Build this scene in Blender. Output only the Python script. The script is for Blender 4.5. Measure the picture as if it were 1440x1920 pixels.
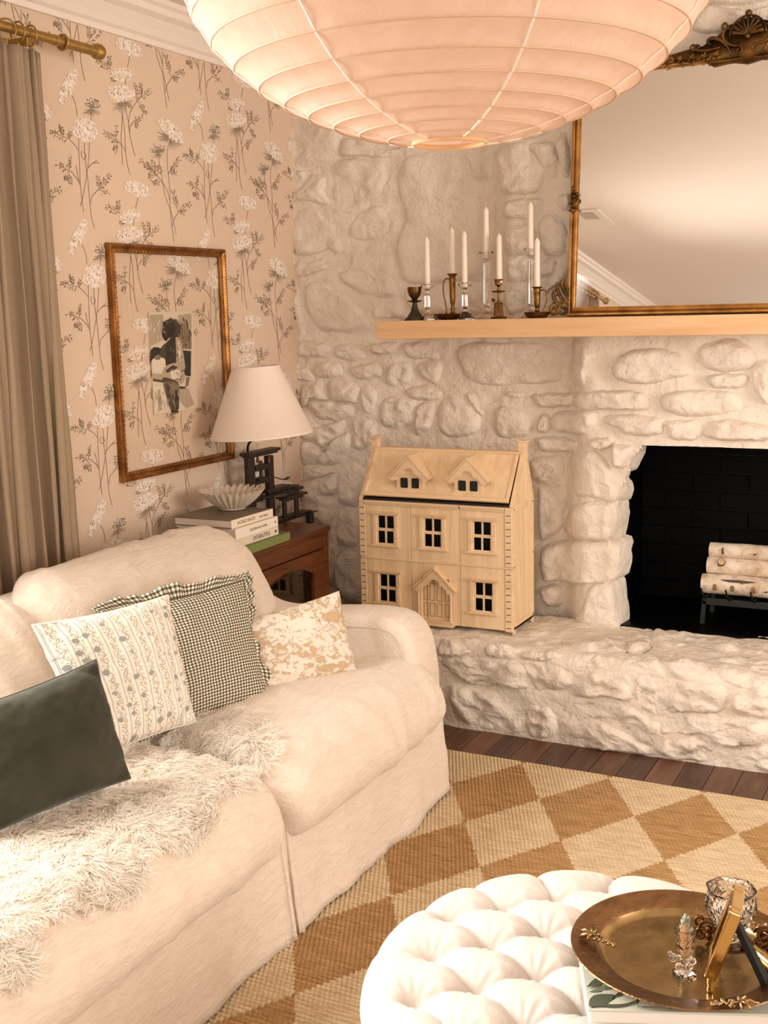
import bpy, bmesh, math, random
import numpy as np
from mathutils import Vector, Matrix, noise
from mathutils.bvhtree import BVHTree
PI = math.pi
random.seed(7)
scene = bpy.context.scene
for o in list(bpy.data.objects):
    bpy.data.objects.remove(o)
col = scene.collection

# ------------------------------------------------------------------ camera
FPX, YAW, PITCH, ROLL, CAMZ = 2200.0, math.radians(27), math.radians(9.8), math.radians(1.4), 1.55
CAM = Vector((0, 0, CAMZ))
FW = Vector((-math.sin(YAW)*math.cos(PITCH), math.cos(YAW)*math.cos(PITCH), -math.sin(PITCH)))
_r = Vector((math.cos(YAW), math.sin(YAW), 0)); _u = _r.cross(FW)
RT = math.cos(ROLL)*_r - math.sin(ROLL)*_u
UP = math.sin(ROLL)*_r + math.cos(ROLL)*_u
cd = bpy.data.cameras.new('camera'); cam = bpy.data.objects.new('camera', cd); col.objects.link(cam)
cd.sensor_fit = 'VERTICAL'; cd.sensor_height = 24.0; cd.lens = FPX/1920*24.0
cd.clip_start = 0.02; cd.clip_end = 50
cam.matrix_world = Matrix(((RT.x, UP.x, -FW.x, CAM.x), (RT.y, UP.y, -FW.y, CAM.y), (RT.z, UP.z, -FW.z, CAM.z), (0, 0, 0, 1)))
scene.camera = cam

# ------------------------------------------------------------------ world, lights, exposure
w = bpy.data.worlds.new('world'); scene.world = w; w.use_nodes = True
w.node_tree.nodes['Background'].inputs[0].default_value = (1.0, 0.92, 0.82, 1)
w.node_tree.nodes['Background'].inputs[1].default_value = 0.6
def area(name, loc, target, sx, sy, power, colr, spread=180):
    l = bpy.data.lights.new(name, 'AREA'); l.shape = 'RECTANGLE'; l.size = sx; l.size_y = sy
    l.energy = power; l.color = colr; l.spread = math.radians(spread)
    o = bpy.data.objects.new(name, l); col.objects.link(o); o.location = loc
    o.rotation_euler = (Vector(target)-Vector(loc)).to_track_quat('-Z', 'Y').to_euler()
    return o
area('window_daylight', (-2.68, 1.25, 1.5), (0.3, 1.60, 0.35), 1.35, 1.75, 62, (1.0, 0.955, 0.90), 128)
area('back_fill', (0.6, -2.85, 1.35), (0.0, 3.0, 1.3), 3.2, 2.2, 60, (1.0, 0.93, 0.86))  # added fill lamp behind the camera, no such source known
area('right_fill', (2.75, 2.4, 1.6), (-1.9, 4.0, 1.75), 1.5, 1.5, 66, (1.0, 0.925, 0.85))  # added fill lamp, aimed to brighten the stone wall and wallpaper
vs = scene.view_settings
vs.view_transform = 'Standard'; vs.look = 'None'; vs.gamma = 1.0; vs.use_curve_mapping = False
vs.exposure = 0.47

# ------------------------------------------------------------------ helpers
def ray(px, py):
    return FW + RT*((px-720)/FPX) - UP*((py-960)/FPX)
def at_y(px, py, Y): d = ray(px, py); return CAM + d*(Y/d.y)
def at_x(px, py, X): d = ray(px, py); return CAM + d*(X/d.x)
def at_z(px, py, Z): d = ray(px, py); return CAM + d*((Z-CAMZ)/d.z)
def at_plane(px, py, P, N): d = ray(px, py); return CAM + d*((P-CAM).dot(N)/d.dot(N))
def proj(P):
    d = Vector(P)-CAM; z = d.dot(FW); return 720+FPX*d.dot(RT)/z, 960-FPX*d.dot(UP)/z

def thing(name, label, cat, loc=(0, 0, 0), rot=(0, 0, 0), group=None):
    o = bpy.data.objects.new(name, None); col.objects.link(o)
    o.empty_display_size = 0.05
    o.location = loc; o.rotation_euler = rot
    o['label'] = label; o['category'] = cat
    if group: o['group'] = group
    return o
def tag(o, label, cat, group=None, kind=None):
    o['label'] = label; o['category'] = cat
    if group: o['group'] = group
    if kind: o['kind'] = kind
    return o
def root_of(o):
    while o.parent: o = o.parent
    return o
class MB:
    def __init__(s): s.v = []; s.f = []; s.uv = {}; s.mi = []; s.cur = 0
    def add(s, vs_, fs, uvs=None):
        n = len(s.v)
        s.v.extend([Vector(p) for p in vs_])
        for f in fs: s.f.append([i+n for i in f]); s.mi.append(s.cur)
        if uvs is not None:
            for i, q in enumerate(uvs): s.uv[n+i] = q
        return s
    def box(s, c, size, rot=None, taper=1.0):
        hx, hy, hz = size[0]/2, size[1]/2, size[2]/2
        P = []
        for z in (-1, 1):
            k = taper if z > 0 else 1.0
            for x, y in ((-1, -1), (1, -1), (1, 1), (-1, 1)): P.append(Vector((x*hx*k, y*hy*k, z*hz)))
        if rot is not None: P = [rot @ p for p in P]
        P = [p+Vector(c) for p in P]
        return s.add(P, [(3, 2, 1, 0), (4, 5, 6, 7), (0, 1, 5, 4), (1, 2, 6, 5), (2, 3, 7, 6), (3, 0, 4, 7)])
    def box2(s, a, b):
        a = Vector(a); b = Vector(b)
        return s.box((a+b)/2, [abs(b[i]-a[i]) for i in range(3)])
    def lathe(s, prof, c=(0, 0, 0), n=32, M=None, scal=None, close=True):
        P = []; F = []
        for (r, z) in prof:
            for k in range(n):
                a = 2*PI*k/n; rr = r*(scal(a, z) if scal else 1)
                P.append(Vector((rr*math.cos(a), rr*math.sin(a), z)))
        m = len(prof)
        for i in range(m-1):
            for k in range(n):
                k2 = (k+1) % n
                F.append((i*n+k, i*n+k2, (i+1)*n+k2, (i+1)*n+k))
        if close:
            if prof[0][0] > 1e-6: F.append(tuple(reversed(range(n))))
            if prof[-1][0] > 1e-6: F.append(tuple((m-1)*n+k for k in range(n)))
        if M is not None: P = [M @ p for p in P]
        P = [p+Vector(c) for p in P]
        return s.add(P, F)
    def tube(s, pts, rad, n=8, closed=False, flat=None, cap=True):
        pts = [Vector(p) for p in pts]; m = len(pts)
        if not hasattr(rad, '__len__'): rad = [rad]*m
        P = []; F = []; nrm = None
        for i in range(m):
            if closed: t = pts[(i+1) % m]-pts[i-1]
            else: t = pts[min(i+1, m-1)]-pts[max(i-1, 0)]
            if t.length < 1e-9: t = Vector((0, 0, 1))
            t.normalize()
            if nrm is None:
                h = Vector((0, 0, 1)) if abs(t.z) < .9 else Vector((1, 0, 0))
                nrm = (h - t*h.dot(t)).normalized()
            else:
                nrm = nrm - t*nrm.dot(t)
                nrm = nrm.normalized() if nrm.length > 1e-6 else Vector((1, 0, 0))
            b = t.cross(nrm)
            for k in range(n):
                a = 2*PI*k/n
                P.append(pts[i]+(nrm*math.cos(a)+b*math.sin(a)*(flat or 1))*rad[i])
        for i in range(m if closed else m-1):
            j = (i+1) % m
            for k in range(n):
                k2 = (k+1) % n
                F.append((i*n+k, i*n+k2, j*n+k2, j*n+k))
        if cap and not closed:
            F.append(tuple(reversed(range(n)))); F.append(tuple((m-1)*n+k for k in range(n)))
        return s.add(P, F)
    def prism(s, poly, fn, t0, t1):
        # poly of 2D points; fn(a, b, t) -> 3D
        n = len(poly)
        P = [fn(a, b, t0) for a, b in poly]+[fn(a, b, t1) for a, b in poly]
        F = [tuple(range(n)), tuple(reversed(range(n, 2*n)))]
        for i in range(n): F.append((i, i+n, (i+1) % n+n, (i+1) % n))
        return s.add(P, F)
    def grid(s, nu, nv, fn, uv=None, wrapu=False):
        P = []; U = []
        for j in range(nv+1):
            for i in range(nu+(0 if wrapu else 1)):
                P.append(fn(i/nu, j/nv)); U.append((i/nu, j/nv) if uv is None else uv(i/nu, j/nv))
        w_ = nu+(0 if wrapu else 1); F = []
        for j in range(nv):
            for i in range(nu):
                i2 = (i+1) % w_
                F.append((j*w_+i, j*w_+i2, (j+1)*w_+i2, (j+1)*w_+i))
        return s.add(P, F, U)
    def sphere(s, c, r, n=10, m=7, sc=(1, 1, 1)):
        prof = [(r*math.sin(PI*i/m), -r*math.cos(PI*i/m)) for i in range(m+1)]
        prof[0] = (1e-5, -r); prof[-1] = (1e-5, r)
        return s.lathe(prof, c, n, M=Matrix.Diagonal(Vector(sc)))
    def build(s, name, mat, parent=None, smooth=False, local=False, label=None, bevel=0, bseg=2, subsurf=0, autosmooth=None, recalc=True, kind=None, solid=0):
        me = bpy.data.meshes.new(name)
        V = s.v
        if parent is not None and not local:
            rt = root_of(parent)
            Mi = (Matrix.Translation(rt.location) @ rt.rotation_euler.to_matrix().to_4x4()).inverted()
            V = [Mi @ p for p in V]
        me.from_pydata([tuple(p) for p in V], [], s.f)
        mats = mat if isinstance(mat, (list, tuple)) else [mat]
        for m_ in mats: me.materials.append(m_)
        if len(mats) > 1: me.polygons.foreach_set('material_index', s.mi)
        if s.uv:
            ul = me.uv_layers.new(name='UVMap')
            vi = np.empty(len(me.loops), dtype=np.int32); me.loops.foreach_get('vertex_index', vi)
            arr = np.zeros((len(V), 2), dtype=np.float32)
            for k, q in s.uv.items(): arr[k] = q
            ul.data.foreach_set('uv', arr[vi].ravel())
        if recalc:
            bm = bmesh.new(); bm.from_mesh(me); bmesh.ops.recalc_face_normals(bm, faces=bm.faces); bm.to_mesh(me); bm.free()
        if smooth or autosmooth:
            me.polygons.foreach_set('use_smooth', [True]*len(me.polygons))
        if autosmooth:
            me.set_sharp_from_angle(angle=math.radians(autosmooth))
        me.update()
        o = bpy.data.objects.new(name, me); col.objects.link(o)
        if parent is not None: o.parent = parent
        if label: o['label'] = label
        if kind: o['kind'] = kind
        if solid:
            md = o.modifiers.new('solid', 'SOLIDIFY'); md.thickness = solid; md.offset = 0
        if bevel:
            md = o.modifiers.new('bevel', 'BEVEL'); md.width = bevel; md.segments = bseg; md.limit_method = 'ANGLE'
        if subsurf:
            md = o.modifiers.new('sub', 'SUBSURF'); md.levels = subsurf; md.render_levels = subsurf
        return o
def copy_tree(o, parent=None, **kw):
    c = o.copy(); col.objects.link(c); c.parent = parent
    for ch in list(o.children): copy_tree(ch, c)
    return c
def struct(o): o['kind'] = 'structure'; return o
def fbm(p, oct=3):
    return noise.fractal(Vector(p), 1.0, 2.0, oct)

# ------------------------------------------------------------------ materials
def new_mat(name):
    m = bpy.data.materials.new(name); m.use_nodes = True
    nt = m.node_tree; b = nt.nodes['Principled BSDF']; return m, nt, b
def srgb(h):
    r = [int(h[i:i+2], 16)/255 for i in (0, 2, 4)]
    return tuple(c/12.92 if c <= .04045 else ((c+.055)/1.055)**2.4 for c in r)+(1,)
def ramp(nt, stops, fac):
    n = nt.nodes.new('ShaderNodeValToRGB'); e = n.color_ramp.elements
    while len(e) < len(stops): e.new(0.5)
    for i, (p, c) in enumerate(stops): e[i].position = p; e[i].color = c
    nt.links.new(fac, n.inputs[0]); return n.outputs[0]
def coords(nt, kind='Object', scale=(1, 1, 1), rot=(0, 0, 0)):
    tc = nt.nodes.new('ShaderNodeTexCoord'); mp = nt.nodes.new('ShaderNodeMapping')
    mp.inputs['Scale'].default_value = scale; mp.inputs['Rotation'].default_value = rot
    nt.links.new(tc.outputs[kind], mp.inputs[0]); return mp.outputs[0]
def tex_noise(nt, vec, scale, detail=4, rough=.5, dist=0):
    n = nt.nodes.new('ShaderNodeTexNoise'); n.inputs['Scale'].default_value = scale; n.inputs['Detail'].default_value = detail
    n.inputs['Roughness'].default_value = rough; n.inputs['Distortion'].default_value = dist
    nt.links.new(vec, n.inputs['Vector']); return n.outputs[0]
def bump(nt, b, height, strength, dist=.01, prev=None):
    n = nt.nodes.new('ShaderNodeBump'); n.inputs['Strength'].default_value = strength; n.inputs['Distance'].default_value = dist
    nt.links.new(height, n.inputs['Height'])
    if prev is not None: nt.links.new(prev, n.inputs['Normal'])
    nt.links.new(n.outputs[0], b.inputs['Normal']); return n.outputs[0]
def math_n(nt, op, a, b=None, c=None):
    n = nt.nodes.new('ShaderNodeMath'); n.operation = op
    for i, x in enumerate((a, b, c)):
        if x is None: continue
        if hasattr(x, 'links') or hasattr(x, 'is_linked'): nt.links.new(x, n.inputs[i])
        else: n.inputs[i].default_value = x
    return n.outputs[0]
def mixc(nt, fac, a, b):
    n = nt.nodes.new('ShaderNodeMix'); n.data_type = 'RGBA'
    for i, x in ((0, fac), (6, a), (7, b)):
        if hasattr(x, 'is_linked'): nt.links.new(x, n.inputs[i])
        else: n.inputs[i].default_value = x
    return n.outputs[2]
def simple(name, c, rough=.6, metal=0, var=.0, vscale=8, bs=0, bscale=40, spec=None, stretch=(1, 1, 1), sheen=0, coord='Object'):
    m, nt, b = new_mat(name)
    c = srgb(c) if isinstance(c, str) else tuple(c)+(1,)
    b.inputs['Base Color'].default_value = c; b.inputs['Roughness'].default_value = rough; b.inputs['Metallic'].default_value = metal
    if spec is not None: b.inputs['Specular IOR Level'].default_value = spec
    if sheen:
        b.inputs['Sheen Weight'].default_value = sheen; b.inputs['Sheen Roughness'].default_value = .4
    if var or bs: v = coords(nt, coord, stretch)
    if var:
        f = tex_noise(nt, v, vscale, 5, .6)
        dk = tuple(x*(1-var) for x in c[:3])+(1,); lt = tuple(min(1, x*(1+var*.6)) for x in c[:3])+(1,)
        nt.links.new(ramp(nt, [(.3, dk), (.7, lt)], f), b.inputs['Base Color'])
    if bs: bump(nt, b, tex_noise(nt, v, bscale, 5, .6), bs, .004)
    return m
def wood(name, dark, light, rough=.5, scale=12, axis=0, dist=2.0, spec=.4):
    m, nt, b = new_mat(name)
    st = [1.0, 1.0, 1.0]; st[axis] = .08
    v = coords(nt, 'Object', st)
    f = tex_noise(nt, v, scale*3, 6, .65, dist)
    f2 = tex_noise(nt, v, scale*22, 3, .6)
    f3 = math_n(nt, 'ADD', math_n(nt, 'MULTIPLY', f, .75), math_n(nt, 'MULTIPLY', f2, .25))
    nt.links.new(ramp(nt, [(.32, srgb(dark)), (.62, srgb(light))], f3), b.inputs['Base Color'])
    b.inputs['Roughness'].default_value = rough; b.inputs['Specular IOR Level'].default_value = spec
    bump(nt, b, f3, .12, .003); return m

M = {}
def make_stone():
    m, nt, b = new_mat('painted_stone'); v = coords(nt)
    f = tex_noise(nt, v, 5, 5, .6)
    nt.links.new(ramp(nt, [(.3, srgb('EADBC9')), (.7, srgb('F4E9DB'))], f), b.inputs['Base Color'])
    b.inputs['Roughness'].default_value = .62; b.inputs['Specular IOR Level'].default_value = .35
    h1 = tex_noise(nt, v, 16, 6, .62, .3); n1 = bump(nt, b, h1, .95, .024)
    h2 = tex_noise(nt, v, 85, 5, .7, .1); bump(nt, b, h2, .55, .005, n1)
    return m
M['stone'] = make_stone()
M['wallpaper'] = simple('blush_wallpaper', 'DFC6AF', .75, var=.03, vscale=2, bs=.05, bscale=400)
M['print_white'] = simple('print_white', 'F6E9DB', .75)
M['print_cream'] = simple('print_cream', 'E6D1BF', .75)
M['print_stem'] = simple('print_stem', '86694F', .75)
M['print_leaf'] = simple('print_leaf', '7C6C52', .75)
M['print_grey'] = simple('print_grey', '968672', .75)
M['ceiling'] = simple('ceiling_paint', 'EDE3D8', .8, var=.015, vscale=3, bs=.15, bscale=60)
M['trim'] = simple('white_trim_paint', 'EFE4D8', .45)
M['wall'] = simple('cream_wall_paint', 'E8D5C4', .8)
M['mantel'] = wood('pale_oak', 'D3A474', 'E9C194', .55, 3.0, 0, 1.2)
M['doll'] = wood('pale_rubberwood', 'DBB78C', 'F1D4AE', .5, 4.0, 0, 1.5)
M['doll2'] = wood('pale_plywood', 'DDB98C', 'F2D7B0', .5, 3.0, 2, 2.5)
M['groove'] = simple('burnt_groove', '3A2A1E', .8)
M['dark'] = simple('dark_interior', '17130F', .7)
M['cabinet'] = wood('red_brown_oak', '3E2010', '6A3A1E', .35, 6.0, 1, 1.5)
M['press'] = simple('black_brown_wood', '2A2019', .5, var=.3, vscale=20, bs=.1)
M['iron'] = simple('black_iron', '12110F', .5, .6)
M['ironframe'] = simple('grate_iron', '1C211E', .55, .3)
M['brick'] = simple('black_brick', (.0012, .001, .001), .45, bs=.8, bscale=25, spec=.12)  # one even near-black colour for lining and bricks
M['brass'] = simple('aged_brass', '8A6436', .38, 1.0, var=.35, vscale=25)
M['brassdark'] = simple('dark_brass', '6B4A2A', .42, 1.0, var=.45, vscale=30)
M['verdigris'] = simple('green_bronze', '4E4A38', .5, .9, var=.4, vscale=30)
M['rod'] = simple('antique_gold_rod', 'A98549', .45, .75, var=.15, vscale=30)
M['candle'] = simple('ivory_wax', 'F6E7D6', .45)
M['wick'] = simple('wick', 'D8C8B4', .8)
M['paper'] = simple('page_block', 'E2D3C2', .8, var=.12, vscale=3, stretch=(1, 1, 260))
M['marble'] = simple('carved_marble', 'CDBDA8', .5, var=.12, vscale=14, bs=.1)
M['shade'] = simple('linen_lamp_shade', 'F0DFD0', .8, bs=.15, bscale=300)
M['leather'] = simple('book_dark_cover', '6B5F4E', .6)
def make_glass(name, rough=.0, tint=(1, 1, 1, 1), bumpy=0, bscale=60):
    m, nt, b = new_mat(name)
    b.inputs['Base Color'].default_value = tint; b.inputs['Roughness'].default_value = rough
    b.inputs['Transmission Weight'].default_value = 1; b.inputs['IOR'].default_value = 1.5
    if bumpy:
        v = coords(nt); n = nt.nodes.new('ShaderNodeTexVoronoi'); n.inputs['Scale'].default_value = bscale
        nt.links.new(v, n.inputs['Vector']); bump(nt, b, n.outputs[0], bumpy, .004)
    return m
M['crystal'] = make_glass('cut_crystal', 0.02, (1, .98, .96, 1), .0)
M['cutglass'] = make_glass('pressed_glass', 0.04, (1, .98, .95, 1), .5, 130)
def make_pane(name, refl=.12, tint=(1, 1, 1, 1)):
    m = bpy.data.materials.new(name); m.use_nodes = True; nt = m.node_tree
    for n in list(nt.nodes): nt.nodes.remove(n)
    o = nt.nodes.new('ShaderNodeOutputMaterial'); mx = nt.nodes.new('ShaderNodeMixShader')
    t = nt.nodes.new('ShaderNodeBsdfTransparent'); t.inputs[0].default_value = tint
    g = nt.nodes.new('ShaderNodeBsdfGlossy'); g.inputs['Roughness'].default_value = .02
    fr = nt.nodes.new('ShaderNodeLayerWeight'); fr.inputs[0].default_value = .5
    k = math_n(nt, 'ADD', math_n(nt, 'MULTIPLY', math_n(nt, 'POWER', fr.outputs[1], 5.0), .8), refl)
    nt.links.new(k, mx.inputs[0]); nt.links.new(t.outputs[0], mx.inputs[1]); nt.links.new(g.outputs[0], mx.inputs[2])
    nt.links.new(mx.outputs[0], o.inputs[0]); return m
M['pane'] = make_pane('clear_pane', .04, (.97, .96, .94, 1))
M['cabpane'] = make_pane('bevelled_pane', .06, (.9, .88, .84, 1))
m, nt, b = new_mat('mirror_glass'); b.inputs['Metallic'].default_value = 1; b.inputs['Roughness'].default_value = .015
b.inputs['Base Color'].default_value = (.93, .92, .90, 1); M['mirror'] = m
def make_gilt(name, hi, lo, rough=.32):
    m, nt, b = new_mat(name); v = coords(nt)
    f = tex_noise(nt, v, 14, 4, .6)
    ao = nt.nodes.new('ShaderNodeNewGeometry')
    nt.links.new(ramp(nt, [(.35, srgb(lo)), (.62, srgb(hi))], f), b.inputs['Base Color'])
    b.inputs['Metallic'].default_value = .85; b.inputs['Roughness'].default_value = rough
    bump(nt, b, f, .15, .003); return m
M['gilt'] = make_gilt('mirror_gilt', 'BE8C4C', '8E6232')
M['giltdark'] = make_gilt('ornament_bronze', '86602F', '42301A', .42)
M['frame'] = make_gilt('antique_frame_gilt', 'A8733C', '744822', .38)
def linen(name, c, rough=.85, bs=.4, scale=600, wr=.6, sheen=.25):
    m, nt, b = new_mat(name); c = srgb(c)
    v = coords(nt); f = tex_noise(nt, v, 3, 3, .5)
    dk = tuple(x*.95 for x in c[:3])+(1,)
    nt.links.new(ramp(nt, [(.3, dk), (.7, c)], f), b.inputs['Base Color'])
    b.inputs['Roughness'].default_value = rough; b.inputs['Specular IOR Level'].default_value = .2
    b.inputs['Sheen Weight'].default_value = sheen
    n1 = bump(nt, b, tex_noise(nt, coords(nt, 'Object', (1, .35, 1), (0, 0, .5)), 55, 6, .62, 1.6), wr, .012)
    v3 = coords(nt, 'Object', (1, .25, .25)); h = tex_noise(nt, v3, scale, 2, .5)
    bump(nt, b, h, bs, .0015, n1); return m
M['sofa'] = linen('cream_crinkled_linen', 'EDDCCA')
M['ottoman'] = linen('ivory_upholstery', 'D9D0C7', .85, .3, 900, .16)
M['curtain'] = linen('taupe_linen', 'A38D74', .9, .6, 500, .25, .1)
M['velvet'] = simple('grey_green_velvet', '3E3D31', .85, var=.3, vscale=9, sheen=.22, spec=.1)
M['piping'] = simple('velvet_piping', '4C4B3E', .8, sheen=.2)
def uvn(nt):
    tc = nt.nodes.new('ShaderNodeTexCoord'); return tc.outputs['UV']
def sep(nt, v):
    n = nt.nodes.new('ShaderNodeSeparateXYZ'); nt.links.new(v, n.inputs[0]); return n.outputs
# gingham
m, nt, b = new_mat('olive_gingham'); u = uvn(nt); s = sep(nt, u)
def strp(x, k):
    return math_n(nt, 'GREATER_THAN', math_n(nt, 'FRACT', math_n(nt, 'MULTIPLY', x, k)), .5)
ss = math_n(nt, 'MULTIPLY', math_n(nt, 'ADD', strp(s[0], 42), strp(s[1], 42)), .5)
nt.links.new(ramp(nt, [(0, srgb('EFE3D0')), (.5, srgb('8A826C')), (1, srgb('37372E'))], ss), b.inputs['Base Color'])
b.inputs['Roughness'].default_value = .85
bump(nt, b, tex_noise(nt, u, 14, 4, .6), .25, .01)
M['gingham'] = m
# floral ticking stripe
m, nt, b = new_mat('floral_ticking'); u = uvn(nt); s = sep(nt, u)
fx = math_n(nt, 'FRACT', math_n(nt, 'MULTIPLY', s[0], 9.0))
l1 = math_n(nt, 'LESS_THAN', math_n(nt, 'ABSOLUTE', math_n(nt, 'SUBTRACT', fx, .06)), .018)
l2 = math_n(nt, 'LESS_THAN', math_n(nt, 'ABSOLUTE', math_n(nt, 'SUBTRACT', fx, .12)), .018)
lines = math_n(nt, 'MAXIMUM', l1, l2)
# winding vine with blossoms between the lines
wv = math_n(nt, 'SINE', math_n(nt, 'MULTIPLY', s[1], 75.0))
vx = math_n(nt, 'ADD', .56, math_n(nt, 'MULTIPLY', wv, .13))
vine = math_n(nt, 'LESS_THAN', math_n(nt, 'ABSOLUTE', math_n(nt, 'SUBTRACT', fx, vx)), .03)
vo = nt.nodes.new('ShaderNodeTexVoronoi'); vo.inputs['Scale'].default_value = 1
mp = nt.nodes.new('ShaderNodeMapping'); mp.inputs['Scale'].default_value = (90, 110, 1); nt.links.new(u, mp.inputs[0]); nt.links.new(mp.outputs[0], vo.inputs['Vector'])
inband = math_n(nt, 'LESS_THAN', math_n(nt, 'ABSOLUTE', math_n(nt, 'SUBTRACT', fx, .56)), .30)
leaves = math_n(nt, 'MULTIPLY', math_n(nt, 'LESS_THAN', vo.outputs[0], .43), inband)
vo2 = nt.nodes.new('ShaderNodeTexVoronoi'); vo2.inputs['Scale'].default_value = 1; vo2.inputs['Randomness'].default_value = .45
mp2 = nt.nodes.new('ShaderNodeMapping'); mp2.inputs['Scale'].default_value = (9, 11, 1); mp2.inputs['Location'].default_value = (-.06, 0, 0)
nt.links.new(u, mp2.inputs[0]); nt.links.new(mp2.outputs[0], vo2.inputs['Vector'])
dd = math_n(nt, 'ADD', vo2.outputs[0], math_n(nt, 'MULTIPLY', tex_noise(nt, u, 90, 2), .30))
bloss = math_n(nt, 'LESS_THAN', dd, .40)
c1 = mixc(nt, lines, srgb('F1E6D9'), srgb('A2A19B'))
c2 = mixc(nt, math_n(nt, 'MAXIMUM', leaves, vine), c1, srgb('ADA08C'))
c3 = mixc(nt, bloss, c2, srgb('989B95'))
nt.links.new(c3, b.inputs['Base Color']); b.inputs['Roughness'].default_value = .85
bump(nt, b, tex_noise(nt, u, 12, 4, .6), .2, .01); M['floral'] = m
# cream and tan tufted knit
m, nt, b = new_mat('tan_jacquard'); u = uvn(nt)
f = tex_noise(nt, u, 15, 6, .72, .8); f2 = tex_noise(nt, u, 2.2, 2, .5)
mk = math_n(nt, 'ADD', f, math_n(nt, 'MULTIPLY', math_n(nt, 'SUBTRACT', f2, .5), .5))
nt.links.new(ramp(nt, [(.49, srgb('EFE3D2')), (.58, srgb('CFAF86'))], mk), b.inputs['Base Color'])
b.inputs['Roughness'].default_value = .95
n1 = bump(nt, b, ramp(nt, [(.5, (1, 1, 1, 1)), (.56, (0, 0, 0, 1))], mk), .5, .006)
bump(nt, b, tex_noise(nt, u, 160, 2), .6, .004, n1); M['jacquard'] = m
# sheepskin
m = bpy.data.materials.new('sheepskin_wool'); m.use_nodes = True; nt = m.node_tree
for n in list(nt.nodes): nt.nodes.remove(n)
out = nt.nodes.new('ShaderNodeOutputMaterial'); mx = nt.nodes.new('ShaderNodeMixShader'); mx.inputs[0].default_value = .38
d = nt.nodes.new('ShaderNodeBsdfDiffuse'); t = nt.nodes.new('ShaderNodeBsdfTranslucent')
for q in (d, t): q.inputs[0].default_value = srgb('FAF3E9')
nt.links.new(d.outputs[0], mx.inputs[1]); nt.links.new(t.outputs[0], mx.inputs[2]); nt.links.new(mx.outputs[0], out.inputs[0]); M['wool'] = m
# lantern paper : diffuse + translucent
m = bpy.data.materials.new('rice_paper'); m.use_nodes = True; nt = m.node_tree
for n in list(nt.nodes): nt.nodes.remove(n)
out = nt.nodes.new('ShaderNodeOutputMaterial'); mx = nt.nodes.new('ShaderNodeMixShader'); mx.inputs[0].default_value = .42
d = nt.nodes.new('ShaderNodeBsdfDiffuse'); t = nt.nodes.new('ShaderNodeBsdfTranslucent')
v = coords(nt); f = tex_noise(nt, v, 30, 5, .6, .5)
cc = ramp(nt, [(.3, srgb('EDD5C2')), (.7, srgb('F5E1D1'))], f)
nt.links.new(cc, d.inputs[0]); nt.links.new(cc, t.inputs[0])
bp = nt.nodes.new('ShaderNodeBump'); bp.inputs['Strength'].default_value = .25; bp.inputs['Distance'].default_value = .004
nt.links.new(tex_noise(nt, coords(nt, 'Object', (1, 1, .5)), 70, 5, .65, 1.0), bp.inputs['Height']); nt.links.new(bp.outputs[0], d.inputs['Normal'])
nt.links.new(d.outputs[0], mx.inputs[1]); nt.links.new(t.outputs[0], mx.inputs[2]); nt.links.new(mx.outputs[0], out.inputs[0]); M['ricepaper'] = m
M['rib'] = simple('bamboo_rib', 'DDB899', .7)
M['seam'] = simple('paper_seam', 'FBEBDC', .8)
M['creamtrim'] = simple('cream_welt', 'EFE3D6', .8)
# birch
m, nt, b = new_mat('birch_bark'); v = coords(nt, 'Object', (1, 1, 1)); f = tex_noise(nt, v, 14, 6, .7, .6)
c1 = ramp(nt, [(.35, srgb('B99A7C')), (.5, srgb('DCC8B2')), (.7, srgb('EADCCB'))], f)
vs2 = coords(nt, 'Object', (22, 75, 75)); f2 = tex_noise(nt, vs2, 1.2, 2, .5)
c2 = mixc(nt, math_n(nt, 'GREATER_THAN', f2, .70), c1, srgb('3B2F27'))
nt.links.new(c2, b.inputs['Base Color']); b.inputs['Roughness'].default_value = .75; bump(nt, b, f, .4, .006); M['birch'] = m
M['birchend'] = simple('birch_cut_end', 'CDA67C', .8, var=.2, vscale=40)
M['knot'] = simple('birch_knot', '5A493C', .9, var=.3, vscale=60)
# floor
m, nt, b = new_mat('walnut_plank'); oi = nt.nodes.new('ShaderNodeObjectInfo')
v = coords(nt, 'Object', (1, .1, 1)); ad = nt.nodes.new('ShaderNodeVectorMath'); ad.operation = 'ADD'
nt.links.new(v, ad.inputs[0]); nt.links.new(oi.outputs['Random'], ad.inputs[1])
f = tex_noise(nt, ad.outputs[0], 30, 6, .65, 1.5)
mm = math_n(nt, 'ADD', math_n(nt, 'MULTIPLY', f, .7), math_n(nt, 'MULTIPLY', oi.outputs['Random'], .32))
nt.links.new(ramp(nt, [(.3, srgb('40291F')), (.75, srgb('7C543C'))], mm), b.inputs['Base Color'])
b.inputs['Roughness'].default_value = .42; bump(nt, b, f, .08, .003); M['plank'] = m
# rug : harlequin diamonds of braided jute
m, nt, b = new_mat('braided_jute')
tc = nt.nodes.new('ShaderNodeTexCoord'); s = sep(nt, tc.outputs['Object'])
nz = math_n(nt, 'MULTIPLY', math_n(nt, 'SUBTRACT', tex_noise(nt, tc.outputs['Object'], 45, 2), .5), .05)
ROW = .0145
yr = math_n(nt, 'MULTIPLY', math_n(nt, 'FLOOR', math_n(nt, 'DIVIDE', s[1], ROW)), ROW)
A_ = math_n(nt, 'DIVIDE', math_n(nt, 'ADD', s[0], 1.325+.1525), .305)
B_ = math_n(nt, 'DIVIDE', math_n(nt, 'SUBTRACT', yr, 3.33), .50)
p_ = math_n(nt, 'FLOOR', math_n(nt, 'ADD', math_n(nt, 'ADD', A_, B_), nz))
q_ = math_n(nt, 'FLOOR', math_n(nt, 'ADD', math_n(nt, 'SUBTRACT', A_, B_), nz))
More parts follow.
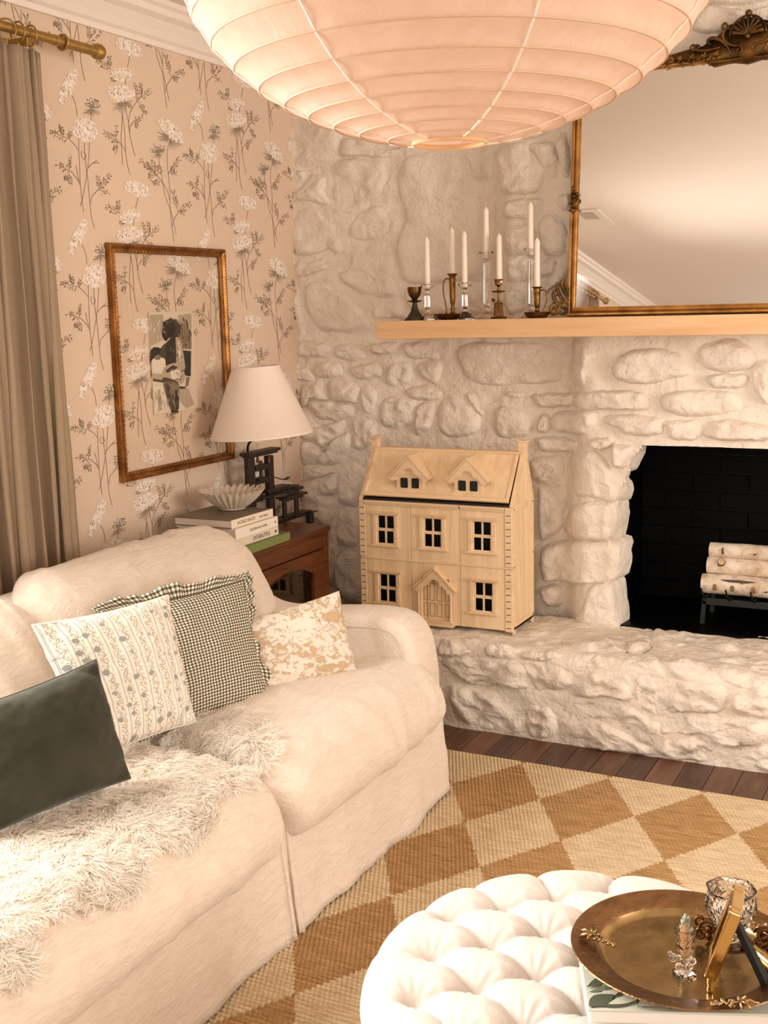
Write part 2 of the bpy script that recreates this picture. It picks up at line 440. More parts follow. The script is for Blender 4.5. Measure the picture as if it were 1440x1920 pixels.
par = math_n(nt, 'MODULO', math_n(nt, 'ADD', math_n(nt, 'ADD', p_, q_), 200), 2)
strand = tex_noise(nt, coords(nt, 'Object', (14, 160, 1)), 1.0, 3, .6)
dk = ramp(nt, [(.3, srgb('94703F')), (.7, srgb('C09868'))], strand)
lt = ramp(nt, [(.3, srgb('BFA27A')), (.7, srgb('E0CBA8'))], strand)
nt.links.new(mixc(nt, par, dk, lt), b.inputs['Base Color'])
RUGPAR = par
b.inputs['Roughness'].default_value = .9
sx = math_n(nt, 'SINE', math_n(nt, 'ADD', math_n(nt, 'MULTIPLY', s[0], 2*PI/.013), math_n(nt, 'MULTIPLY', s[1], PI/ROW)))
sx2 = math_n(nt, 'ADD', math_n(nt, 'MULTIPLY', sx, .5), tex_noise(nt, coords(nt, 'Object', (200, 400, 1)), 1, 2))
bump(nt, b, sx2, .55, .004); M['rug'] = m
# tray
m, nt, b = new_mat('bronze_tray'); v = coords(nt); f = tex_noise(nt, v, 18, 5, .65)
nt.links.new(ramp(nt, [(.3, srgb('85704C')), (.7, srgb('AE9264'))], f), b.inputs['Base Color']); b.inputs['Metallic'].default_value = .95
nt.links.new(ramp(nt, [(.3, (.13, .13, .13, 1)), (.7, (.3, .3, .3, 1))], f), b.inputs['Roughness']); M['tray'] = m
M['hammered'] = simple('hammered_bronze', '8C6A48', .3, .95, var=.3, vscale=30, bs=.8, bscale=70)
M['gold'] = simple('polished_gold', 'C9AA74', .14, 1.0)
M['pewter'] = simple('pewter_gold', 'A88A60', .25, 1.0, var=.2, vscale=40)
M['match'] = simple('match_wood', 'E8B98A', .7)
M['matchhead'] = simple('match_head_sage', '9A9C86', .7)
M['black'] = simple('black_velvet_board', '14120F', .9)
# ------------------------------------------------------------------ room shell
XL, YW, ZC = -2.62, 4.38, 2.59
XR, YB = 2.85, -3.0
# window opening in the left wall
WY0, WY1, WZ0, WZ1 = 0.35, 2.15, 0.80, 2.20
def wall_with_hole(name, x, a0, a1, z0, z1, h, mat, t=.1, along='y'):
    mb = MB(); y0, y1, hz0, hz1 = h
    for (p, q, r, s_) in ((a0, y0, z0, z1), (y1, a1, z0, z1), (y0, y1, z0, hz0), (y0, y1, hz1, z1)):
        if along == 'y': mb.box2((x, p, r), (x-t if x < 0 else x+t, q, s_))
        else: mb.box2((p, x, r), (q, x-t, s_))
    return struct(mb.build(name, mat))
wall_left = wall_with_hole('wall_left', XL, YB-.1, YW+.1, 0, ZC+.02, (WY0, WY1, WZ0, WZ1), M['wallpaper'])
wall_left['label'] = 'blush floral wallpapered wall on the left'
wall_right = wall_with_hole('wall_right', XR, YB-.1, YW+.1, 0, ZC+.02, (1.65, 3.15, .85, 2.35), M['wall'])
wall_back = wall_with_hole('wall_back', YB, XL, XR, 0, ZC+.02, (-1.0, 2.2, .05, 2.25), M['wall'], along='x')
c_ = struct(MB().box2((XL-.1, YB-.1, ZC), (XR+.1, YW+.1, ZC+.1)).build('ceiling', M['ceiling']))
def window(name, x, y0, y1, z0, z1, nm, nk, sgn=1, along='y'):
    root = bpy.data.objects.new(name, None); col.objects.link(root); struct(root); root['label'] = 'white casement window'
    def bx(a, b, c, d, w0=-.03, w1=.05):
        if along == 'y': return MB().box2((x-sgn*w1, a, c), (x-sgn*w0, b, d))
        return MB().box2((a, x-sgn*w1, c), (b, x-sgn*w0, d))
    for nm_, (a, b, c, d) in {'sill': (y0-.05, y1+.05, z0-.04, z0), 'head': (y0-.05, y1+.05, z1, z1+.06)}.items():
        o = bx(a, b, c, d, -.03).build(nm_, M['trim'], root)
    for a in (y0-.05, y1-.005): bx(a, a+.055, z0, z1, -.012).build('jamb', M['trim'], root)
    for i in range(1, nm):
        yy = y0+(y1-y0)*i/nm; bx(yy-.015, yy+.015, z0, z1, .01, .04).build('mullion', M['trim'], root)
    for i in range(1, nk):
        zz = z0+(z1-z0)*i/nk; bx(y0, y1, zz-.012, zz+.012, .012, .038).build('glazing_bar', M['trim'], root)
    return root
window('window_1', XL, WY0, WY1, WZ0, WZ1, 3, 3)
window('window_2', XR, 1.65, 3.15, .85, 2.35, 2, 2, -1)  # unseen window, added to go with the right fill lamp
window('door_1', YB, -1.0, 2.2, .05, 2.25, 3, 1, 1, 'x')  # unseen glazed doors, added to dress the rear fill lamp

# crown moulding along the left wall
crown = [(0, -.125), (.012, -.125), (.016, -.108), (.028, -.100), (.04, -.080), (.062, -.052), (.085, -.040), (.092, -.022), (.105, -.014), (.112, 0), (0, 0)]
mb = MB(); mb.prism(crown, lambda a, b, t: Vector((XL+a, t, ZC+b)), YB, YW); struct(mb.build('trim_1', M['trim'], label='white crown moulding above the wallpaper'))
mb = MB(); mb.prism(crown, lambda a, b, t: Vector((t, YB+a, ZC+b)), XL, XR); struct(mb.build('trim_2', M['trim']))
mb = MB(); mb.prism(crown, lambda a, b, t: Vector((XR-a, t, ZC+b)), YB, YW); struct(mb.build('trim_3', M['trim']))
struct(MB().box2((XL, YB, 0), (XL+.015, YW, .12)).build('baseboard_left', M['trim']))

# floor : dark planks laid towards the fireplace
fl = struct(MB().box2((XL, YB, -.06), (XR, YW, -.018)).build('floor', M['dark'], label='dark walnut plank floor'))
PW = .0945
me_ = None; kx = 0
random.seed(3)
x = XL+.002
while x < 2.0:
    off = random.choice([0, .31, .62, .93, .5, .8]); y = -0.9-off
    while y < 4.3:
        y2 = min(y+1.2, 4.34)
        if y2-y > .1:
            if me_ is None:
                o = MB().box2((0, 0, -.018), (PW-.002, 1.0-.0015, 0)).build('plank', M['plank'], fl, local=True, bevel=.0008, bseg=1)
                me_ = o
            else:
                o = me_.copy(); col.objects.link(o)
            o.location = (x, y, 0); o.scale = (1, (y2-y), 1); o.parent = fl
        y = y2
    x += PW

# ------------------------------------------------------------------ fireplace wall
def sm(a, b, x):
    t = max(0, min(1, (x-a)/(b-a))); return t*t*(3-2*t)
def ywall(X, Z):
    # a shallow niche on the left, the chimney breast further out on the right
    lo = sm(-1.44, -1.30, X); hi = sm(-1.80, -1.58, X)
    k = sm(1.38, 1.5, Z); f = lo*(1-k)+hi*k
    return YW - .105*f
def wpt(px, py):
    Y = 4.33
    for _ in range(4):
        P = at_y(px, py, Y); Y = ywall(P.x, P.z)
    return at_y(px, py, Y)
ZT = wpt(1300, 838).z
left_edge = [(wpt(px, py).x, wpt(px, py).z) for px, py in ((1205, 838), (1188, 850), (1178, 885), (1165, 920), (1160, 950), (1148, 1000), (1150, 1060), (1146, 1110), (1150, 1170))]
def xopen(Z):
    if Z >= left_edge[0][1]: return left_edge[0][0]
    for (x0, z0), (x1, z1) in zip(left_edge, left_edge[1:]):
        if z1 <= Z <= z0: return x0+(x1-x0)*(z0-Z)/(z0-z1)
    return left_edge[-1][0]
XO2 = 0.15
mb = MB(); idx = {}
x0w, x1w, z0w, z1w = XL+.0, 2.0, 0.0, ZC
NX, NZ = 300, 180
for j in range(NZ+1):
    Z = z0w+(z1w-z0w)*j/NZ
    for i in range(NX+1):
        X = x0w+(x1w-x0w)*i/NX
        h = .012*fbm((X*5, Z*5, 1.3))+.006*fbm((X*17, Z*17, 4.1))
        if i == 0: h = 0
        mb.v.append(Vector((X, ywall(X, Z)-h-.004, Z)))
for j in range(NZ):
    Zc = z0w+(z1w-z0w)*(j+.5)/NZ
    for i in range(NX):
        Xc = x0w+(x1w-x0w)*(i+.5)/NX
        if .30 < Zc and j < round(ZT/(z1w-z0w)*NZ) and xopen(min(Zc, ZT)) < Xc < XO2: continue
        a = j*(NX+1)+i; mb.f.append((a, a+1, a+NX+2, a+NX+1)); mb.mi.append(0)
# snap the mesh to the irregular edge of the opening
for j in range(NZ+1):
    Z = z0w+(z1w-z0w)*j/NZ
    if .28 < Z < ZT+.03:
        xe = xopen(min(Z, ZT)); i = round((xe-x0w)/(x1w-x0w)*NX); mb.v[j*(NX+1)+i].x = xe-.002
jt = round(ZT/(z1w-z0w)*NZ)
for i in range(NX+1):
    X = x0w+(x1w-x0w)*i/NX
    if left_edge[0][0]-.03 < X < XO2+.02: mb.v[jt*(NX+1)+i].z = ZT+.002
wall_f = struct(mb.build('wall_fireplace', M['stone'], smooth=True, recalc=False))
wall_f['label'] = 'white painted rubble stone fireplace wall'
struct(MB().box2((XL-.1, YW+.5, 0), (XR+.1, YW+.6, ZC)).build('wall_chimney', M['wall']))

def catmull(pts, n):
    m = len(pts); out = []
    L = [0]
    for i in range(m): L.append(L[-1]+(Vector(pts[(i+1) % m])-Vector(pts[i])).length)
    tot = L[-1]
    for k in range(n):
        d = tot*k/n
        i = max(j for j in range(m) if L[j] <= d+1e-9); t = (d-L[i])/max(1e-9, (L[i+1]-L[i]))
        p0, p1, p2, p3 = (Vector(pts[(i-1) % m]), Vector(pts[i]), Vector(pts[(i+1) % m]), Vector(pts[(i+2) % m]))
        out.append(.5*((2*p1)+(p2-p0)*t+(2*p0-5*p1+4*p2-p3)*t*t+(3*p1-p0-3*p2+p3)*t**3))
    return out
RT_ = [0, .22, .42, .58, .70, .79, .86, .915, .96, 1.0, 1.05, 1.12]
def stone_mesh(poly, H, mapf, parent, mat, seed, skirt=0.0, grow=1.0, rough=1.0, n=44):
    c = Vector((sum(p[0] for p in poly)/len(poly), sum(p[1] for p in poly)/len(poly)))
    ring = catmull(poly, n)
    rnd = random.Random(seed); tx = rnd.uniform(-.13, .13); ty = rnd.uniform(-.16, .10)
    size = sum((p-c).length for p in ring)/n
    edge_w = min(.024, size*.36)            # width of the rounded shoulder
    mb = MB(); P = []
    rings = [0, .22, .42, .60]+[1-edge_w/size*k for k in (1.6, 1.1, .7, .4, .18)]+[1.0, 1+.010/size, 1+.018/size]
    rings = sorted(set(max(0, r) for r in rings))
    for t in rings:
        for k in range(n if t > 0 else 1):
            q = c+(ring[k]-c)*t*grow
            if t > .3:
                q = q + Vector((fbm((q.x*30, q.y*30, seed)), fbm((q.x*30, q.y*30, seed+9))))*.005*rough
            d = (1-t)*size/edge_w
            if t <= 1: s = 1-max(0, 1-d/1.6)**2.4
            else: s = -(t-1)*size/.018*(.30+skirt/max(H, .01))
            big = fbm((q.x*7, q.y*7, seed*.37)); fine = fbm((q.x*26, q.y*26, seed*.7), 4)
            ridg = abs(fbm((q.x*11+3, q.y*15, seed*.9)))
            h = H*s+max(0, s)*((q.x-c.x)*tx+(q.y-c.y)*ty+(.014*big+.006*fine-.014*ridg)*rough)
            P.append(mapf(q.x, q.y, h))
    F = []
    off = 0
    if rings[0] == 0:
        for k in range(n): F.append((0, 1+k, 1+(k+1) % n))
        base = 1
    for r in range(len(rings)-2):
        a = base+r*n; b2 = a+n
        for k in range(n):
            k2 = (k+1) % n; F.append((a+k, b2+k, b2+k2, a+k2))
    mb.add(P, F)
    return mb.build('stone', mat, parent, smooth=True)
z6 = lambda p: (520+p[0]/2.483, 180+p[1]/2.483)
z8 = lambda p: (980+p[0]/3.097, 620+p[1]/3.097)
z9 = lambda p: (550+p[0]/4.362, 700+p[1]/4.362)
hz = lambda p: (780+p[0]/2.182, 1130+p[1]/2.182)
ident = lambda p: p
S6 = [
 [(60,90),(170,110),(285,140),(290,290),(240,330),(150,330),(65,320),(50,200)], [(60,345),(140,350),(150,370),(100,410),(65,420),(55,380)],
 [(300,210),(400,200),(560,240),(640,245),(600,275),(480,290),(380,280),(300,280)], [(270,310),(400,290),(490,310),(510,370),(500,430),(440,490),(330,555),(270,500),(245,400)],
 [(170,365),(235,380),(228,450),(255,510),(200,500),(120,485),(80,500),(65,470),(120,420)], [(75,545),(160,510),(215,560),(285,595),(315,690),(300,735),(240,715),(180,740),(95,742),(65,650)],
 [(335,590),(400,535),(490,510),(535,560),(525,640),(480,668),(380,676),(325,650)], [(90,790),(180,765),(260,745),(300,755),(240,800),(170,830),(110,850),(75,830)],
 [(365,710),(530,705),(545,800),(548,880),(556,930),(450,938),(345,895),(270,840),(335,800),(345,740)],
 [(590,300),(700,265),(830,275),(890,360),(985,425),(1010,600),(985,760),(900,850),(700,872),(600,860),(560,700),(600,560),(570,440)],
 [(870,255),(1000,255),(1000,375),(955,390),(900,340)], [(140,880),(220,865),(330,935),(390,1000),(430,1060),(420,1095),(300,1100),(195,1075),(135,980)],
 [(75,920),(110,950),(128,1095),(100,1115),(78,1010)], [(385,955),(550,948),(590,975),(585,1030),(460,1035),(430,1010)],
 [(1015,255),(1170,215),(1235,290),(1245,370),(1225,430),(1180,455),(1055,455),(1035,400),(1022,300)], [(1175,225),(1280,215),(1305,300),(1300,375),(1262,375),(1205,285)],
 [(1065,492),(1230,475),(1248,510),(1238,555),(1180,575),(1065,568),(1045,530)], [(1065,612),(1180,602),(1210,640),(1188,718),(1075,735),(1055,670)],
 [(1312,462),(1362,455),(1372,520),(1330,538),(1302,500)], [(1225,565),(1300,545),(1345,600),(1342,735),(1252,740),(1222,650)],
 [(1260,752),(1308,765),(1288,820),(1240,845),(1215,800)], [(1075,755),(1188,745),(1198,845),(1085,865)], [(1065,912),(1148,905),(1156,960),(1146,1002),(1082,1016),(1055,960)],
 [(1302,205),(1348,175),(1366,300),(1358,375),(1322,365),(1312,280)], [(1245,862),(1345,780),(1348,855),(1290,895),(1245,930)], [(885,912),(985,905),(1005,1005),(930,1025),(893,980)],
 [(620,890),(740,905),(880,905),(870,1010),(700,1020),(600,960)],
 [(85,1142),(220,1152),(255,1180),(228,1208),(140,1216),(88,1208)], [(272,1162),(360,1152),(415,1200),(398,1232),(320,1232),(265,1200)], [(445,1152),(568,1142),(558,1188),(500,1206),(445,1198)],
 [(592,1152),(755,1152),(765,1218),(642,1222),(594,1198)], [(855,1162),(1000,1145),(1250,1155),(1315,1192),(1325,1280),(1305,1325),(1150,1345),(960,1345),(875,1315),(855,1260),(835,1200)],
 [(195,1242),(288,1242),(305,1298),(202,1316),(168,1280)], [(85,1262),(148,1272),(176,1326),(122,1326),(94,1308)], [(345,1262),(438,1234),(495,1262),(486,1306),(402,1326),(345,1298)],
 [(534,1244),(616,1244),(630,1298),(598,1344),(534,1354),(506,1318)], [(655,1244),(758,1234),(766,1288),(738,1334),(674,1306)], [(234,1362),(330,1344),(376,1372),(375,1442),(284,1424),(236,1388)],
 [(394,1364),(448,1364),(474,1410),(456,1494),(414,1466)], [(604,1362),(700,1349),(774,1382),(756,1406),(682,1416),(604,1392)], [(504,1404),(590,1394),(644,1432),(634,1524),(560,1554),(494,1534),(476,1460)],
 [(145,1424),(222,1406),(325,1462),(342,1532),(232,1534),(166,1486)], [(665,1434),(736,1434),(724,1536),(652,1580),(644,1500)], [(774,1394),(828,1384),(944,1482),(954,1536),(900,1582),(785,1582),(745,1500)],
 [(884,1384),(928,1384),(964,1458),(955,1494),(904,1438)], [(1014,1462),(1062,1440),(1138,1454),(1184,1510),(1174,1584),(1024,1584)], [(1054,1382),(1138,1372),(1155,1398),(1104,1406)]]
S8 = [
 [(292,55),(358,62),(410,140),(368,255),(358,308),(305,310),(288,180)], [(64,368),(286,364),(296,400),(278,436),(112,441),(64,408)], [(104,492),(156,492),(162,575),(98,586)],
 [(194,482),(396,468),(425,520),(398,586),(330,600),(195,576)], [(316,362),(598,345),(715,364),(740,410),(716,456),(560,456),(322,446)], [(556,165),(700,105),(895,133),(955,200),(965,245),(800,296),(652,306),(530,258)],
 [(1014,122),(1100,66),(1256,56),(1335,122),(1335,198),(1196,240),(1064,212)], [(1074,258),(1286,254),(1286,326),(1180,336),(1094,317)], [(1345,202),(1440,180),(1440,420),(1364,378),(1334,290)],
 [(824,372),(960,344),(1196,354),(1274,402),(1246,466),(1040,495),(864,476),(805,430)], [(486,492),(650,484),(796,503),(826,558),(788,606),(620,606),(562,568),(486,538)], [(845,523),(998,523),(1045,570),(1016,626),(900,636),(850,608)],
 [(1086,542),(1200,514),(1440,560),(1440,628),(1150,636),(1066,606)], [(84,622),(250,622),(310,650),(288,695),(132,700),(84,660)], [(374,642),(478,618),(518,640),(496,676),(422,686)],
 [(534,655),(605,665),(648,672),(615,775),(580,800),(538,786),(525,720)], [(278,745),(380,704),(478,744),(526,850),(568,920),(552,976),(500,985),(402,965),(305,935)], [(54,744),(200,724),(246,780),(226,856),(150,886),(64,856)],
 [(335,995),(498,995),(538,1050),(532,1148),(504,1214),(402,1214),(265,1176),(256,1090)], [(94,905),(155,930),(235,990),(255,1030),(226,1146),(150,1195),(104,1186)], [(155,1244),(506,1236),(548,1330),(538,1426),(500,1450),(382,1465),(182,1445),(125,1426)],
 [(114,1484),(218,1474),(246,1530),(226,1595),(142,1595),(110,1540)], [(402,1485),(508,1475),(534,1550),(548,1686),(516,1728),(305,1715),(352,1600)]]
S9 = [[(70,60),(240,70),(260,160),(290,215),(130,200),(120,270),(60,250)], [(275,90),(400,55),(540,80),(545,235),(440,240),(300,215)], [(560,90),(640,85),(705,160),(670,330),(600,330),(560,250)],
 [(125,220),(300,225),(480,260),(510,300),(480,350),(350,390),(220,370),(160,320)], [(60,440),(180,440),(330,400),(420,390),(380,520),(260,610),(200,560),(70,530)], [(490,370),(620,350),(690,440),(680,560),(620,610),(510,625),(495,500)],
 [(70,560),(180,570),(290,630),(400,500),(470,490),(470,620),(380,740),(210,745),(70,740)], [(75,790),(200,760),(290,790),(360,800),(200,860),(80,875)], [(220,960),(280,860),(355,820),(350,985),(240,995)],
 [(380,810),(500,720),(560,760),(600,820),(530,1080),(400,1075),(370,980)], [(75,900),(210,880),(205,980),(330,1010),(360,1100),(300,1250),(150,1200),(80,1100)], [(400,1100),(520,1090),(540,1400),(400,1400),(360,1300),(370,1180)],
 [(300,1270),(350,1300),(380,1450),(330,1700),(300,1700)], [(370,1480),(540,1480),(560,1850),(430,1850),(350,1700)]]
SX = [[(880,868),(930,868),(990,900),(985,1000),(880,1010)], [(1010,860),(1055,858),(1060,930),(1020,960),(1008,900)],
 [(610,-60),(720,-70),(730,60),(700,110),(600,90),(560,20)], [(740,-60),(860,-50),(870,60),(850,150),(760,130)], [(890,-50),(1010,-60),(1020,90),(960,150),(880,110)], [(1030,-60),(1180,-60),(1170,60),(1090,90),(1040,60)], [(720,80),(750,140),(870,170),(850,235),(740,235),(650,200),(650,120)],
 [(1300,-60),(1450,-60),(1460,-10),(1400,10),(1300,0)], [(1310,10),(1400,20),(1460,10),(1470,50),(1380,60),(1300,60)], [(1200,-60),(1290,-60),(1290,60),(1210,110),(1180,40)],
 [(560,-60),(600,-50),(590,70),(540,90),(530,0)], [(890,170),(1010,165),(1060,200),(1000,260),(900,240)]]
seed = 1
wpoly = []
for L, fz, sc in ((S6, z6, 1), (S8, z8, 1), (S9, z9, 1), (SX, ident, 1)):
    for poly in L:
        px = [fz(p) for p in poly]
        if L is S6 and sum(p[1] for p in px)/len(px) > 725 and sum(p[0] for p in px)/len(px) < 720: continue
        W3 = [wpt(*p) for p in px]; wpoly.append(([(p.x, p.z) for p in W3], L is S8))
wm = lambda X, Z, h: Vector((X, ywall(X, Z)-h, Z))
for poly, big in wpoly:
    seed += 1; cx = sum(p[0] for p in poly)/len(poly); cz = sum(p[1] for p in poly)/len(poly)
    gr = 1.06 if big else 1.03
    jamb = cz < 1.03 and cx > -1.45 and max(p[0] for p in poly) > -1.30
    H = .022 if cx < -1.60 else .030
    if cz < 1.45 and cx < -1.3: H = .028
    if big: H = .040
    if jamb: H = .045
    stone_mesh(poly, H, wm, wall_f, M['stone'], seed, skirt=.10 if jamb else .006, grow=gr)
# more of the wall to the right of the picture
rr = random.Random(5); Z = 1.52
for Z in (1.15, 1.30, 1.62, 1.84, 2.06, 2.28, 2.48):
    X = -.48 if Z < 1.5 else -.12
    while X < 1.8:
        wd = rr.uniform(.16, .34); hh = .10 if Z > 1.5 else .065
        pl = []
        for k in range(9):
            a = 2*PI*k/9; s_ = 1/max(abs(math.cos(a)), abs(math.sin(a)))**.6
            pl.append((X+wd/2+math.cos(a)*s_*wd*.46*rr.uniform(.9, 1), min(ZC-.02, Z+math.sin(a)*s_*hh*rr.uniform(.85, 1))))
        seed += 1; stone_mesh(pl, .025, wm, wall_f, M['stone'], seed, skirt=.006); X += wd+.02
for Z in (.45, .62, .79, .96):
    X = XO2+.02
    for wd in (.3, .26, .32):
        pl = [(X+wd/2+math.cos(2*PI*k/9)*wd*.5, Z+math.sin(2*PI*k/9)*.08) for k in range(9)]
        seed += 1; stone_mesh(pl, .04, wm, wall_f, M['stone'], seed, skirt=.08); X += wd+.02

# firebox behind the opening
fb = thing('firebox', 'soot black firebox inside the white stone fireplace', 'firebox', (-.5, 4.6, .33))
xo = left_edge[-1][0]-.03; FY0, FY1 = 4.315, 4.80
mb = MB()
mb.box2((xo-.06, FY0, .26), (xo-.0, FY1, ZT+.10)); mb.box2((XO2, FY0, .26), (XO2+.06, FY1, ZT+.10))
mb.box2((xo-.06, FY1, .26), (XO2+.06, FY1+.05, ZT+.1)); mb.box2((xo-.06, FY0-.02, .26), (XO2+.06, FY1, .335)); mb.box2((xo-.06, FY0+.03, ZT+.012), (XO2+.06, FY1, ZT+.10))
mb.box2((xo-.06, FY0+.012, .26), (xo+.012, FY0+.05, ZT+.012))
mb.build('lining', M['brick'], fb)
b0 = None
for r in range(9):
    z = .345+r*.075; x = xo-.0-(.11 if r % 2 else 0)
    while x < XO2:
        xa = max(x, xo+.004); xb = min(x+.21, XO2-.004)
        if xb-xa > .04:
            ob = MB().box2((-.5, -.5, -.5), (.5, .5, .5)).build('brick', M['brick'], fb, local=True) if b0 is None else b0.copy()
            if b0 is not None: col.objects.link(ob)
            b0 = ob; ob.parent = fb
            ob.location = Vector(((xa+xb)/2, FY1-.006+random.uniform(-.002, .002), z+.033))-fb.location; ob.scale = (xb-xa, .024, .066)
        x += .22
# lintel underside and jamb in painted stone
mb = MB(); mb.grid(60, 6, lambda u, v: Vector((left_edge[0][0]-.02+(XO2+.04-left_edge[0][0])*u, ywall(0, .5)-.006+v*.07+.003*fbm((u*20, v, 2)), ZT+.002+.004*fbm((u*16, v*2, 8)))))
mb.grid(6, 60, lambda u, v: Vector((xopen(.3+(ZT-.3)*v)-.004+.006*fbm((v*9, u*2, 5)), ywall(-1, .5)-.006+u*.065, .3+(ZT-.3)*v)))
mb.build('reveal', M['stone'], wall_f, smooth=True)

# raised hearth
HY, HT, HR = 3.86, .33, .05
def hmap(X, s, h):
    yf = HY+.012*math.sin(X*2.2+1)
    if s < HT-HR: return Vector((X, yf-h, s))
    a = (s-(HT-HR))/HR
    if a < PI/2:
        return Vector((X, yf+HR-(HR+h)*math.cos(a), HT-HR+(HR+h)*math.sin(a)))
    return Vector((X, yf+HR+(s-(HT-HR)-HR*PI/2), HT+h))
SMAX = (HT-HR)+HR*PI/2+.42
mb = MB()
mb.grid(260, 70, lambda u, v: hmap(-2.25+u*3.45, v*SMAX, .008*fbm((u*18, v*5, 2.2))+.005*fbm((u*55, v*15, 5.2))))
HEARTH = thing('hearth', 'raised white painted stone hearth under the fireplace', 'hearth', (-.6, 4.05, 0))
mb.build('mortar', M['stone'], HEARTH, smooth=True)
HF = [[(98,145),(218,192),(206,212),(104,212)], [(285,182),(415,172),(425,200),(380,226),(294,212)], [(445,203),(576,193),(584,222),(540,236),(445,228)], [(446,245),(598,264),(642,320),(632,342),(504,350),(465,298)],
 [(110,224),(418,244),(462,310),(462,345),(342,332),(244,332),(166,298)], [(152,336),(318,374),(434,424),(444,524),(300,515),(186,486),(146,420)], [(456,430),(546,424),(575,462),(584,540),(476,545)],
 [(595,466),(718,466),(848,525),(960,600),(934,615),(704,586),(605,556)], [(664,295),(856,285),(893,340),(884,394),(800,380),(666,376)],
 [(906,304),(984,314),(992,444),(962,446),(904,398)], [(1016,325),(1256,335),(1272,434),(1132,444),(1026,434)], [(1288,344),(1460,335),(1460,465),(1298,446)], [(1005,564),(1148,545),(1252,602),(1234,654),(1004,614)],
 [(1304,604),(1500,590),(1500,700),(1296,664)], [(660,400),(790,400),(900,430),(960,480),(1000,500),(990,560),(940,570),(850,500),(740,450),(620,440)], [(1030,470),(1180,470),(1420,490),(1430,570),(1280,580),(1150,520),(1010,530)]]
HTOP = [[(434,134),(556,114),(636,114),(598,184),(446,176)], [(645,116),(815,96),(874,150),(846,194),(742,204),(628,174)], [(846,96),(954,106),(954,174),(882,194),(864,134)], [(976,116),(1226,136),(1194,174),(1084,184),(986,164)],
 [(1246,136),(1460,156),(1460,226),(1304,204),(1218,176)], [(785,224),(954,206),(992,230),(974,284),(864,264)], [(1016,206),(1174,206),(1212,260),(1192,304),(1016,294)], [(1236,226),(1460,246),(1460,320),(1246,304)], [(605,204),(738,208),(752,256),(642,284),(604,248)],
 [(100,132),(250,140),(300,160),(220,176)]]
for poly in HF:
    P3 = [at_y(*hz(p), HY) for p in poly]; seed += 1
    stone_mesh([(p.x, max(.0, min(p.z, .34))) for p in P3], .022, hmap, HEARTH, M['stone'], seed, rough=1.6)
for poly in HTOP:
    P3 = [at_z(*hz(p), HT) for p in poly]; seed += 1
    stone_mesh([(p.x, HT-HR+HR*PI/2+max(-.06, p.y-HY-HR)) for p in P3], .007, hmap, HEARTH, M['stone'], seed, rough=1.3)
for i in range(7):
    X = -.50+i*.22; seed += 1
    for s0, hh in ((.03, .10), (.17, .10), (.37, .10), (.49, .10)):
        stone_mesh([(X+.1+math.cos(2*PI*k/8)*.11, s0+hh/2+math.sin(2*PI*k/8)*hh*.6) for k in range(8)], .018 if s0 < .3 else .007, hmap, HEARTH, M['stone'], seed+int(s0*100), rough=1.4)

